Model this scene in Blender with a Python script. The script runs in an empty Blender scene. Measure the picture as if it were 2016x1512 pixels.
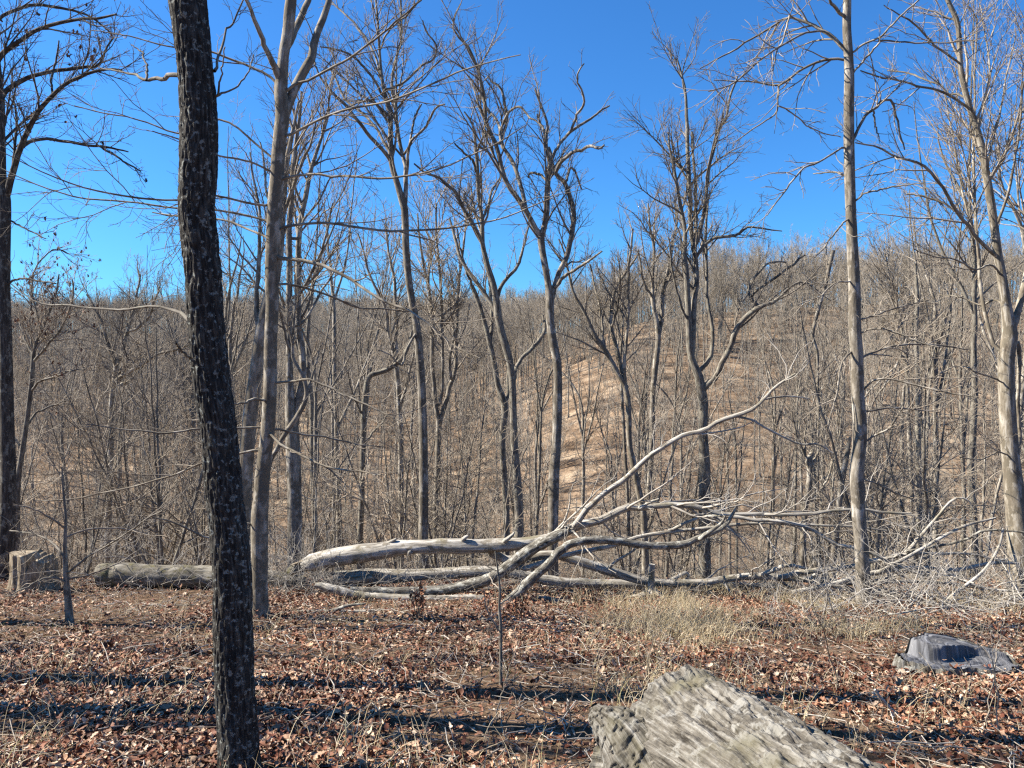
import bpy, math
import numpy as np

# ---------------------------------------------------------------- camera, light, exposure
sc = bpy.context.scene
COL = sc.collection
CAMZ = 1.65                      # eye height; the ground falls away from the camera
FPX = 1514.0                     # focal length in pixels of a 2016 px wide frame
PITCH = math.atan(56.0 / FPX)    # camera looks slightly down

cam_d = bpy.data.cameras.new("camera")
cam = bpy.data.objects.new("camera", cam_d)
COL.objects.link(cam)
cam.location = (0, 0, CAMZ)
cam.rotation_euler = (math.pi / 2 - PITCH, 0, 0)
cam_d.sensor_width = 36.0
cam_d.lens = 36.0 * FPX / 2016.0
cam_d.clip_end = 3000
cam_d.clip_start = 0.05
sc.camera = cam

SUN_EL, SUN_AZ = math.radians(39), math.radians(-84)     # azimuth from +Y towards +X (sun is on the left)
SKY_STRENGTH, SUN_STRENGTH = 0.0505, 5.0
SKY_TINT = (0.38, 0.93, 1.46)          # deep polarised blue of the photo's sky
w = bpy.data.worlds.new("World")
sc.world = w
w.use_nodes = True
wn = w.node_tree
sky = wn.nodes.new("ShaderNodeTexSky")
sky.sky_type = 'NISHITA'
sky.sun_disc = False
sky.sun_elevation = SUN_EL
sky.sun_rotation = SUN_AZ
sky.altitude = 300
sky.air_density = 1.0
sky.dust_density = 0.6
sky.ozone_density = 3.5
bg = wn.nodes["Background"]
bg.inputs[1].default_value = SKY_STRENGTH
tint = wn.nodes.new("ShaderNodeMix")
tint.data_type = 'RGBA'
tint.blend_type = 'MULTIPLY'
tint.inputs[0].default_value = 1.0
tint.inputs[7].default_value = (*SKY_TINT, 1)
wn.links.new(sky.outputs[0], tint.inputs[6])
wn.links.new(tint.outputs[2], bg.inputs[0])

sd = bpy.data.lights.new("sun", 'SUN')
sd.energy = SUN_STRENGTH
sd.angle = math.radians(0.5)
sd.color = (1.0, 0.92, 0.80)
sun = bpy.data.objects.new("sun", sd)
COL.objects.link(sun)
sun.location = (-20, 5, 30)
# lamp shines along -Z: tilt from zenith, then turn towards the sun's azimuth
sun.rotation_euler = (math.pi / 2 - SUN_EL, 0, math.pi - SUN_AZ)

sc.view_settings.view_transform = 'Standard'
sc.view_settings.look = 'None'
sc.view_settings.exposure = 1.5
sc.view_settings.gamma = 1.0
sc.view_settings.use_curve_mapping = False
sc.render.engine = 'CYCLES'
sc.cycles.use_denoising = False
sc.cycles.max_bounces = 4
sc.cycles.diffuse_bounces = 1
sc.cycles.glossy_bounces = 1
sc.cycles.transmission_bounces = 1
sc.cycles.filter_width = 1.3
sc.render.use_persistent_data = False

RNG = np.random.default_rng(11)

# ---------------------------------------------------------------- numeric helpers
def _hash(ix, iy, iz):
    h = (ix * 374761393 + iy * 668265263 + iz * 1274126177) & 0x7fffffff
    h = ((h ^ (h >> 13)) * 1103515245) & 0x7fffffff
    h = ((h ^ (h >> 15)) * 12345677) & 0x7fffffff
    return ((h ^ (h >> 11)) & 0xffff) / 65535.0

def vnoise(p):
    p = np.asarray(p, dtype=np.float64)
    i = np.floor(p).astype(np.int64)
    f = p - i
    f = f * f * (3 - 2 * f)
    out = 0
    for dx in (0, 1):
        wx = f[..., 0] if dx else 1 - f[..., 0]
        for dy in (0, 1):
            wy = f[..., 1] if dy else 1 - f[..., 1]
            for dz in (0, 1):
                wz = f[..., 2] if dz else 1 - f[..., 2]
                out = out + wx * wy * wz * _hash(i[..., 0] + dx, i[..., 1] + dy, i[..., 2] + dz)
    return out

def fbm(p, o=4):
    p = np.asarray(p, dtype=np.float64)
    s, a, t = 0, .5, 0
    for k in range(o):
        s = s + a * vnoise(p * 2 ** k + 17.3 * k)
        t += a
        a *= .5
    return s / t

def norm(v):
    return v / np.maximum(np.linalg.norm(v, axis=-1, keepdims=True), 1e-9)

def sstep(a, b, x):
    t = np.clip((x - a) / (b - a), 0, 1)
    return t * t * (3 - 2 * t)

# ---------------------------------------------------------------- terrain
def height(x, y):
    x = np.asarray(x, float); y = np.asarray(y, float)
    n1 = vnoise(np.stack([x * .07 + 3, y * .07 + 9, x * 0], -1)) - .5
    lip = 14.3 + 1.2 * n1
    near = CAMZ - 1.56 - .19 * y
    d = np.maximum(y - lip, 0)
    fall = -.22 * (np.sqrt(d * d + 9) - 3)
    z1 = near + fall
    z1 = np.maximum(z1, -21.5)
    # far side of the valley
    az = x / np.maximum(y, 1)
    s = sstep(-.14, .19, az)
    zr = CAMZ - 24 + .345 * np.maximum(y - 72, 0)
    top_r = CAMZ + 7.5 + 4.5 * sstep(.25, .6, az) + 2 * sstep(0.1, .28, az)
    zr = np.minimum(zr, top_r) - 1.2 * sstep(-6, 0, zr - top_r) + .01 * np.maximum(y - 170, 0)
    zl = CAMZ - 24 + .135 * np.maximum(y - 72, 0)
    zl = np.minimum(zl, CAMZ + 9) - .02 * np.maximum(y - 330, 0)
    zf = zl * (1 - s) + zr * s
    zf = zf + sstep(80, 120, y) * 5 * (fbm(np.stack([x * .016, y * .016, x * 0 + 4], -1), 3) - .5)
    zz = np.where(y < 40, z1, np.maximum(z1, zf))
    t = sstep(58, 74, y)
    zz = z1 * (1 - t) + np.maximum(zf, -30) * t
    micro = .10 * (fbm(np.stack([x * .9, y * .9, x * 0 + 1], -1), 3) - .5) * sstep(2, 5, y)
    big = .8 * (vnoise(np.stack([x * .11, y * .11, x * 0 + 7], -1)) - .5) * sstep(16, 24, y)
    return zz + micro + big

def unproj(px, py, D):
    px = np.asarray(px, float); py = np.asarray(py, float); D = np.asarray(D, float) + 0 * px
    a = (px - 1008) / FPX
    b = (756 - py) / FPX
    k = D / (b * math.sin(PITCH) + math.cos(PITCH))
    return np.stack([a * k, D, CAMZ + (b * math.cos(PITCH) - math.sin(PITCH)) * k], -1)

# ---------------------------------------------------------------- mesh builder
class MB:
    def __init__(s):
        s.v, s.q, s.t, s.b, s.n = [], [], [], [], 0

    def raw(s, V, quads=None, tris=None, bark=None):
        V = np.asarray(V, float)
        s.v.append(V)
        s.b.append(V if bark is None else bark)
        if quads is not None and len(quads):
            s.q.append(np.asarray(quads, np.int64) + s.n)
        if tris is not None and len(tris):
            s.t.append(np.asarray(tris, np.int64) + s.n)
        s.n += len(V)

    def tubes(s, P, R, S=4, bump=0.0, bfreq=6.0, cap=False, stretch=.3, flare=0.0):
        """P (N,K,3) centre lines, R (N,K) radii, S sides."""
        P = np.asarray(P, float); R = np.asarray(R, float)
        N, K, _ = P.shape
        if N == 0:
            return
        T = np.empty_like(P)
        T[:, 1:-1] = P[:, 2:] - P[:, :-2]
        T[:, 0] = P[:, 1] - P[:, 0]
        T[:, -1] = P[:, -1] - P[:, -2]
        T = norm(T)
        ch = np.abs(P[:, -1] - P[:, 0])
        ref = np.eye(3)[np.argmin(ch, 1)][:, None, :]
        U = norm(np.cross(T, ref + 0 * T))
        W = np.cross(T, U)
        th = np.linspace(0, 2 * math.pi, S, endpoint=False)
        c, sn = np.cos(th), np.sin(th)
        seg = np.linalg.norm(np.diff(P, axis=1), axis=2)
        arc = np.concatenate([np.zeros((N, 1)), np.cumsum(seg, 1)], 1)
        off = RNG.random((N, 1)) * 40
        r0 = np.maximum(R.max(1), .01)[:, None, None]
        bark = np.stack([np.broadcast_to(c * r0, (N, K, S)), np.broadcast_to(sn * r0, (N, K, S)),
                         np.broadcast_to((arc + off)[:, :, None], (N, K, S))], -1)
        rr = np.broadcast_to(R[:, :, None], (N, K, S)).copy()
        if flare > 0:
            lob = .55 + .45 * np.cos(th * 4 + 1.3) * 1 + .25 * np.cos(th * 7)
            rr *= 1 + flare * np.exp(-arc / max(R.max() * 1.6, .05))[:, :, None] * lob
        if bump:
            q = bark * np.array([1, 1, stretch]) * bfreq / max(R.max(), .02) * .5
            rr *= 1 + bump * 2 * (fbm(q, 3) - .5)
        V = P[:, :, None, :] + rr[..., None] * (U[:, :, None, :] * c[:, None] + W[:, :, None, :] * sn[:, None])
        base = (np.arange(N)[:, None, None] * K + np.arange(K - 1)[None, :, None]) * S
        j = np.arange(S)
        jn = (j + 1) % S
        q = np.stack([base + j, base + jn, base + S + jn, base + S + j], -1).reshape(-1, 4)
        s.raw(V.reshape(-1, 3), q, None, bark.reshape(-1, 3))
        if cap:
            for n in range(N):
                for e in (0, K - 1):
                    ring = V[n, e]
                    cen = ring.mean(0)
                    vv = np.vstack([ring, cen])
                    tr = [(a, (a + 1) % S, S) if e else ((a + 1) % S, a, S) for a in range(S)]
                    bk = np.vstack([bark[n, e], [0, 0, arc[n, e] + off[n, 0]]])
                    s.raw(vv, None, tr, bk)

    def build(s, name, mat, parent=None, origin=None, smooth=True):
        V = np.concatenate(s.v) if s.v else np.zeros((0, 3))
        if origin is not None:
            V = V - np.asarray(origin)
        Q = np.concatenate(s.q) if s.q else np.zeros((0, 4), np.int64)
        T = np.concatenate(s.t) if s.t else np.zeros((0, 3), np.int64)
        me = bpy.data.meshes.new(name)
        me.vertices.add(len(V))
        me.vertices.foreach_set("co", V.astype(np.float32).ravel())
        loops = np.concatenate([Q.ravel(), T.ravel()]).astype(np.int32)
        me.loops.add(len(loops))
        me.loops.foreach_set("vertex_index", loops)
        starts = np.concatenate([np.arange(len(Q)) * 4, len(Q) * 4 + np.arange(len(T)) * 3]).astype(np.int32)
        me.polygons.add(len(starts))
        me.polygons.foreach_set("loop_start", starts)
        me.update(calc_edges=True)
        at = me.attributes.new("bark", 'FLOAT_VECTOR', 'POINT')
        at.data.foreach_set("vector", np.concatenate(s.b).astype(np.float32).ravel())
        if smooth:
            me.polygons.foreach_set("use_smooth", np.ones(len(starts), bool))
        me.validate()
        me.materials.append(mat)
        o = bpy.data.objects.new(name, me)
        COL.objects.link(o)
        if parent is not None:
            o.parent = parent
        return o

def empty(name, loc):
    o = bpy.data.objects.new(name, None)
    COL.objects.link(o)
    o.location = tuple(float(v) for v in loc)
    o.empty_display_size = .2
    return o

def tag(o, label=None, cat=None, group=None, kind=None):
    if label: o["label"] = label
    if cat: o["category"] = cat
    if group: o["group"] = group
    if kind: o["kind"] = kind
    return o

# ---------------------------------------------------------------- materials
def mat_new(name):
    m = bpy.data.materials.new(name)
    m.use_nodes = True
    nt = m.node_tree
    b = nt.nodes["Principled BSDF"]
    b.inputs["Roughness"].default_value = .9
    b.inputs["Specular IOR Level"].default_value = .2
    return m, nt, b

ALB = .86                        # overall reflectance of the winter wood
def ramp(nt, stops, mode='LINEAR', alb=True):
    r = nt.nodes.new("ShaderNodeValToRGB")
    r.color_ramp.interpolation = mode
    e = r.color_ramp.elements
    stops = [(p, tuple(ch * ALB for ch in c)) for p, c in stops] if alb else stops
    while len(e) < len(stops):
        e.new(.5)
    for el, (p, c) in zip(e, stops):
        el.position = p
        el.color = (*c, 1)
    return r

def noise(nt, vec, scale, detail=4, rough=.6):
    n = nt.nodes.new("ShaderNodeTexNoise")
    n.inputs["Scale"].default_value = scale
    n.inputs["Detail"].default_value = detail
    n.inputs["Roughness"].default_value = rough
    if vec is not None:
        nt.links.new(vec, n.inputs["Vector"])
    return n

def mapping(nt, vec, scale):
    m = nt.nodes.new("ShaderNodeMapping")
    m.inputs["Scale"].default_value = scale
    nt.links.new(vec, m.inputs["Vector"])
    return m.outputs[0]

def mix(nt, fac, a, b, mode='MIX'):
    m = nt.nodes.new("ShaderNodeMix")
    m.data_type = 'RGBA'
    m.blend_type = mode
    for sock, val in ((m.inputs[0], fac), (m.inputs[6], a), (m.inputs[7], b)):
        if hasattr(val, "is_output"):
            nt.links.new(val, sock)
        elif isinstance(val, (int, float)):
            sock.default_value = val
        else:
            sock.default_value = (*val, 1)
    return m.outputs[2]

def bark_mat(name, dark, mid, light, scale=14, stretch=.28, bump=.5, blot=None, blot_col=(.4, .4, .34), per_tree=.35, moss=None, lich=.54):
    m, nt, b = mat_new(name)
    at = nt.nodes.new("ShaderNodeAttribute")
    at.attribute_name = "bark"
    v = mapping(nt, at.outputs["Vector"], (1, 1, stretch))
    n = noise(nt, v, scale, 6, .65)
    r = ramp(nt, [(.32, dark), (.5, mid), (.68, light)])
    nt.links.new(n.outputs[0], r.inputs[0])
    col = r.outputs[0]
    if blot:
        n2 = noise(nt, at.outputs["Vector"], blot, 5, .65)
        r2 = ramp(nt, [(lich, (0, 0, 0)), (lich + .06, (1, 1, 1))], alb=False)
        nt.links.new(n2.outputs[0], r2.inputs[0])
        col = mix(nt, r2.outputs[0], col, blot_col)
    if moss:
        n3 = noise(nt, at.outputs["Vector"], 2.2, 4, .6)
        r3 = ramp(nt, [(.52, (0, 0, 0)), (.66, (.8, .8, .8))], alb=False)
        nt.links.new(n3.outputs[0], r3.inputs[0])
        col = mix(nt, r3.outputs[0], col, moss)
    if per_tree:
        oi = nt.nodes.new("ShaderNodeObjectInfo")
        mr = nt.nodes.new("ShaderNodeMapRange")
        mr.inputs[3].default_value = 1 - per_tree
        mr.inputs[4].default_value = 1 + per_tree
        nt.links.new(oi.outputs["Random"], mr.inputs[0])
        hs = nt.nodes.new("ShaderNodeHueSaturation")
        nt.links.new(mr.outputs[0], hs.inputs["Value"])
        nt.links.new(col, hs.inputs["Color"])
        col = hs.outputs[0]
    nt.links.new(col, b.inputs["Base Color"])
    if bump:
        bp = nt.nodes.new("ShaderNodeBump")
        bp.inputs["Strength"].default_value = bump
        bp.inputs["Distance"].default_value = .02
        nt.links.new(n.outputs[0], bp.inputs["Height"])
        nt.links.new(bp.outputs[0], b.inputs["Normal"])
    return m

M = {}
M['oak'] = bark_mat("oak_bark", (.013, .012, .0105), (.042, .038, .033), (.13, .12, .10), 70, .16, 1.0, 34, (.22, .23, .205), 0, lich=.56)
M['beech'] = bark_mat("beech_bark", (.09, .07, .05), (.26, .225, .17), (.50, .465, .40), 7, .4, .7, 4, (.14, .12, .088), .1, lich=.51)
M['pale'] = bark_mat("pale_bark", (.075, .062, .047), (.255, .225, .18), (.52, .485, .42), 9, .3, .9, 5, (.13, .112, .085), .12, lich=.5)
M['grey'] = bark_mat("grey_bark", (.05, .042, .033), (.17, .15, .12), (.36, .33, .275), 16, .25, .7, 7, (.22, .205, .16), .15)
M['dark'] = bark_mat("dark_bark", (.025, .021, .017), (.07, .06, .05), (.15, .13, .105), 18, .25, .8, 8, (.18, .17, .14), .15)
M['twig'] = bark_mat("twig_bark", (.13, .105, .08), (.27, .23, .18), (.42, .37, .30), 20, .2, 0, None, per_tree=.25)
M['twig_dark'] = bark_mat("dark_twig_bark", (.05, .042, .035), (.10, .085, .07), (.17, .15, .125), 20, .2, 0, None, per_tree=.15)
M['far'] = bark_mat("far_bark", (.20, .165, .125), (.35, .30, .235), (.49, .43, .345), 3, .2, 0, None, per_tree=.3)
M['dead'] = bark_mat("dead_bark", (.09, .075, .058), (.40, .37, .315), (.62, .59, .53), 17, .13, 1.0, 6, (.20, .175, .135), 0, moss=(.17, .15, .09))
M['dead_rough'] = bark_mat("rough_dead_bark", (.03, .026, .02), (.17, .155, .125), (.38, .36, .31), 22, .35, 1.0, 9, (.35, .34, .29), 0)
M['dead_moss'] = bark_mat("mossy_dead_bark", (.07, .06, .042), (.20, .18, .14), (.36, .335, .28), 13, .25, .9, 5, (.13, .115, .06), 0, moss=(.10, .095, .04))
M['dead_twig'] = bark_mat("dead_twig_bark", (.20, .18, .15), (.34, .31, .265), (.48, .45, .40), 20, .2, 0, None, per_tree=.2)
M['logbark'] = bark_mat("lichen_log_bark", (.03, .025, .019), (.15, .135, .11), (.31, .295, .26), 52, .07, .9, 9, (.22, .21, .185), 0, moss=(.10, .09, .055))
M['cut'] = bark_mat("weathered_cut_wood", (.04, .04, .042), (.13, .13, .135), (.26, .264, .275), 30, .12, .8, None, per_tree=0)
M['cut_pale'] = bark_mat("pale_cut_wood", (.10, .075, .05), (.27, .215, .145), (.48, .42, .32), 20, .3, .6, None, per_tree=0)

def ground_mat():
    m, nt, b = mat_new("forest_floor")
    tc = nt.nodes.new("ShaderNodeTexCoord")
    o = tc.outputs["Object"]
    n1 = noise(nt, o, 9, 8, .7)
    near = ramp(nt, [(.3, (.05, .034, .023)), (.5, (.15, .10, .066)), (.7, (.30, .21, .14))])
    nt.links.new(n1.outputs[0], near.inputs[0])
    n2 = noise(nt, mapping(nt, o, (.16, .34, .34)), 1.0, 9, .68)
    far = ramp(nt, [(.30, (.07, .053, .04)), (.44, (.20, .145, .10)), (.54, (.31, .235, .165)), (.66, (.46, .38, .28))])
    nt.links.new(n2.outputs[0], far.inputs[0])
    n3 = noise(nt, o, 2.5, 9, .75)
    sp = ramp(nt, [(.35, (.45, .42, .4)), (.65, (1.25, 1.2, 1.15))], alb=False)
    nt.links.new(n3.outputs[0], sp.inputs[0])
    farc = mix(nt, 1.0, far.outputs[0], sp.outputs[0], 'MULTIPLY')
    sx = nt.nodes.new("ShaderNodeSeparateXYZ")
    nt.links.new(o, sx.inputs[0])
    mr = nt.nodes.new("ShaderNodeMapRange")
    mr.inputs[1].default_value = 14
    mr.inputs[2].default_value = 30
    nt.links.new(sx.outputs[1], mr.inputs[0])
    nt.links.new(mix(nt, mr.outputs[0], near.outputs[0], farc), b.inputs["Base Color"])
    bp = nt.nodes.new("ShaderNodeBump")
    bp.inputs["Strength"].default_value = .8
    bp.inputs["Distance"].default_value = .05
    nt.links.new(n1.outputs[0], bp.inputs["Height"])
    nt.links.new(bp.outputs[0], b.inputs["Normal"])
    b.inputs["Roughness"].default_value = 1
    b.inputs["Specular IOR Level"].default_value = 0
    return m

def island_mat(name, stops, rough=.7, spec=.25, patch=False):
    m, nt, b = mat_new(name)
    g = nt.nodes.new("ShaderNodeNewGeometry")
    r = ramp(nt, stops)
    nt.links.new(g.outputs["Random Per Island"], r.inputs[0])
    n = noise(nt, None, 60, 3, .6)
    tc = nt.nodes.new("ShaderNodeTexCoord")
    nt.links.new(tc.outputs["Object"], n.inputs["Vector"])
    rr = ramp(nt, [(.3, (.7, .7, .7)), (.7, (1.15, 1.15, 1.15))], alb=False)
    nt.links.new(n.outputs[0], rr.inputs[0])
    c = mix(nt, 1.0, r.outputs[0], rr.outputs[0], 'MULTIPLY')
    if patch:                       # drifts of fresher and of older, greyer leaves
        pn = noise(nt, tc.outputs["Object"], .75, 5, .6)
        pr = ramp(nt, [(.36, (.62, .60, .60)), (.5, (.95, .92, .90)), (.64, (1.22, 1.12, 1.02))], alb=False)
        nt.links.new(pn.outputs[0], pr.inputs[0])
        c = mix(nt, 1.0, c, pr.outputs[0], 'MULTIPLY')
    nt.links.new(c, b.inputs["Base Color"])
    b.inputs["Roughness"].default_value = rough
    b.inputs["Specular IOR Level"].default_value = spec
    return m

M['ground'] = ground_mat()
M['leaf'] = island_mat("dead_leaf", [(0, (.065, .026, .016)), (.2, (.16, .06, .035)), (.45, (.24, .115, .07)), (.68, (.33, .195, .125)),
                                     (.85, (.45, .31, .21)), (.93, (.62, .47, .34)), (1, (.74, .62, .48))], .6, .15, True)
M['copper_leaf'] = island_mat("copper_leaf", [(0, (.09, .035, .02)), (.5, (.20, .085, .045)), (1, (.32, .16, .09))])
M['grass'] = island_mat("dry_grass", [(0, (.36, .27, .15)), (.4, (.56, .45, .28)), (.9, (.70, .60, .42)), (1, (.42, .38, .18))], .8, .15)
M['green'] = island_mat("green_moss", [(0, (.07, .075, .02)), (.5, (.14, .14, .035)), (1, (.22, .21, .06))], .9, .1)
M['litter'] = island_mat("twig_litter", [(0, (.11, .085, .065)), (.6, (.30, .25, .195)), (1, (.58, .54, .47))], .8, .2)

# ---------------------------------------------------------------- branch growing
def catmull(pts, n):
    pts = np.asarray(pts, float)
    if len(pts) == 2:
        t = np.linspace(0, 1, n)[:, None]
        return pts[0] * (1 - t) + pts[1] * t
    p = np.vstack([2 * pts[0] - pts[1], pts, 2 * pts[-1] - pts[-2]])
    seg = np.linalg.norm(np.diff(pts[:, :3], axis=0), axis=1)
    cum = np.concatenate([[0], np.cumsum(seg)])
    s = np.linspace(0, cum[-1], n)
    i = np.clip(np.searchsorted(cum, s, side='right') - 1, 0, len(seg) - 1)
    t = ((s - cum[i]) / np.maximum(seg[i], 1e-9))[:, None]
    a, b, c, d = p[i], p[i + 1], p[i + 2], p[i + 3]
    out = .5 * ((2 * b) + (-a + c) * t + (2 * a - 5 * b + 4 * c - d) * t ** 2 + (-a + 3 * b - 3 * c + d) * t ** 3)
    return out

def spawn(P, R, rng, cnt, t0=.2, t1=1.0, ang=.75, lf=(.3, .6), up=.2, trop=.05, wig=.12, k=6, rf=.6, rtip=.003,
          lmin=.12, lmax=6.0, tipfall=.5, flat=1.0):
    """children of the branches P,R; cnt = children per metre (float) or per branch (int)."""
    N, K, _ = P.shape
    L = np.linalg.norm(np.diff(P, axis=1), axis=2).sum(1)
    if isinstance(cnt, int):
        n = np.full(N, cnt)
    else:
        n = np.maximum(1, np.floor(L * cnt + rng.random(N)).astype(int))
    idx = np.repeat(np.arange(N), n)
    Mn = len(idx)
    t = t0 + (t1 - t0) * rng.random(Mn)
    f = np.clip(t * (K - 1), 0, K - 1.001)
    i = f.astype(int)
    wgt = (f - i)[:, None]
    pos = P[idx, i] * (1 - wgt) + P[idx, i + 1] * wgt
    r0 = R[idx, i] * (1 - wgt[:, 0]) + R[idx, i + 1] * wgt[:, 0]
    tan = norm(P[idx, i + 1] - P[idx, i])
    v = rng.normal(size=(Mn, 3))
    v[:, 2] *= flat
    perp = norm(v - (v * tan).sum(1, keepdims=True) * tan)
    a = rng.normal(ang, .18, Mn)[:, None]
    d = tan * np.cos(a) + perp * np.sin(a)
    d[:, 2] += up
    d = norm(d)
    Lc = np.clip(L[idx] * (lf[0] + (lf[1] - lf[0]) * rng.random(Mn)) * (1 - tipfall * t), lmin, lmax)
    step = (Lc / (k - 1))[:, None]
    pts = [pos]
    for j in range(k - 1):
        d = d + rng.normal(0, wig, (Mn, 3))
        d[:, 2] += trop
        d = norm(d)
        pos = pos + d * step
        pts.append(pos)
    C = np.stack(pts, 1)
    rs = np.maximum(r0 * rf, rtip * 1.15)
    rs = np.minimum(rs, np.maximum(.016 * Lc, rtip * 1.1))
    tt = np.linspace(0, 1, k)
    RR = rs[:, None] * (1 - tt) + rtip * tt
    return C, RR

def grow_crown(mb, P, R, rng, spec, rtip):
    """spec: list of dicts for spawn, one per level; adds every level to mb."""
    for lv, kw in enumerate(spec):
        kw = dict(kw)
        S = kw.pop('S', 3)
        keep = kw.pop('keep', None)
        P, R = spawn(P, R, rng, rtip=rtip * (1.6 if lv == 0 else 1.25 if lv == 1 else 1), **kw)
        mb.tubes(P, R, S)
    return P, R

def leaves_on(P, rng, n, size, mb):
    """small curled leaves hung along twigs"""
    N, K, _ = P.shape
    i = rng.integers(0, N, n)
    j = rng.integers(max(K // 2, 1), K, n)
    pos = P[i, j] + rng.normal(0, .01, (n, 3))
    add_leaves(mb, pos, rng, size, droop=True)

PROF = np.array([.06, .62, .40, 1.0, .62, .85, .12])
def add_leaves(mb, pos, rng, size, droop=False, stations=7, normals=None):
    n = len(pos)
    st = np.linspace(0, 1, stations)
    prof = np.interp(st, np.linspace(0, 1, 7), PROF)
    L = size * rng.uniform(.6, 1.25, n)
    Wd = L * rng.uniform(.22, .36, n)
    az = rng.uniform(0, 2 * math.pi, n)
    if droop:
        tilt = rng.uniform(-1.5, -.5, n)
        roll = rng.normal(0, .6, n)
    else:
        tilt = rng.normal(0.05, .21, n)
        roll = rng.normal(0, .3, n)
    cu = rng.normal(0, 1.3, n)      # bend along the leaf
    fold = rng.normal(.35, .5, n)   # cupping across
    fx = np.stack([np.cos(az) * np.cos(tilt), np.sin(az) * np.cos(tilt), np.sin(tilt)], -1)
    side = np.stack([-np.sin(az), np.cos(az), np.zeros(n)], -1)
    up = np.cross(fx, side)
    cr, sr = np.cos(roll)[:, None], np.sin(roll)[:, None]
    s2 = side * cr + up * sr
    u2 = up * cr - side * sr
    V = np.zeros((n, stations, 3, 3))
    for a, t in enumerate(st):
        bend = cu[:, None] * (t - .5) * (t - .5) * L[:, None]
        cen = pos + fx * ((t - .5) * L)[:, None] + u2 * bend
        hw = (Wd * prof[a] * rng.uniform(.8, 1.2, n))[:, None]
        V[:, a, 0] = cen - s2 * hw + u2 * hw * fold[:, None]
        V[:, a, 1] = cen
        V[:, a, 2] = cen + s2 * hw + u2 * hw * fold[:, None]
    b = (np.arange(n)[:, None, None] * stations + np.arange(stations - 1)[None, :, None]) * 3 + np.arange(2)[None, None, :]
    q = np.stack([b, b + 1, b + 4, b + 3], -1).reshape(-1, 4)
    mb.raw(V.reshape(-1, 3), q)

# ---------------------------------------------------------------- traced trees
def parse(s):
    return np.array([[float(c) for c in p.split()] for p in s.split(';')])

def traced(s, D, drift=0.0, n=None, rng=RNG, wob=0.0):
    a = parse(s)
    L = np.concatenate([[0], np.cumsum(np.hypot(np.diff(a[:, 0]), np.diff(a[:, 1])))])
    t = L / L[-1]
    Dd = D + drift * t
    P = unproj(a[:, 0], a[:, 1], Dd)
    R = a[:, 2] / 2 * Dd / FPX
    n = n or 16
    c = catmull(np.hstack([P, R[:, None]]), n)
    if wob:
        c[1:-1, :3] += rng.normal(0, wob, (n - 2, 3))
    return c[:, :3], np.maximum(c[:, 3], .0015)

def attach(P, R, trunkP, trunkR):
    d = np.linalg.norm(trunkP - P[0], axis=1)
    i = int(np.argmin(d))
    if d[i] > 1e-4 and d[i] < .7:
        lim = trunkR[i] * .9
        P = np.vstack([trunkP[i], P])
        R = np.concatenate([[min(max(R[0], .004), lim)], np.minimum(R, max(lim, .004))])
    return P, R

CROWN_HI = [dict(cnt=4.3, t0=.22, ang=.7, lf=(.24, .58), up=.22, trop=.05, wig=.11, k=7, rf=.6, lmin=.35, lmax=2.5, S=4),
            dict(cnt=5.5, t0=.12, ang=.7, lf=(.3, .6), up=.12, trop=.04, wig=.13, k=5, rf=.7, lmin=.16, lmax=1.0),
            dict(cnt=8.5, t0=.15, ang=.65, lf=(.35, .8), up=.1, trop=.03, wig=.15, k=4, rf=.8, lmin=.12, lmax=.55)]

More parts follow.
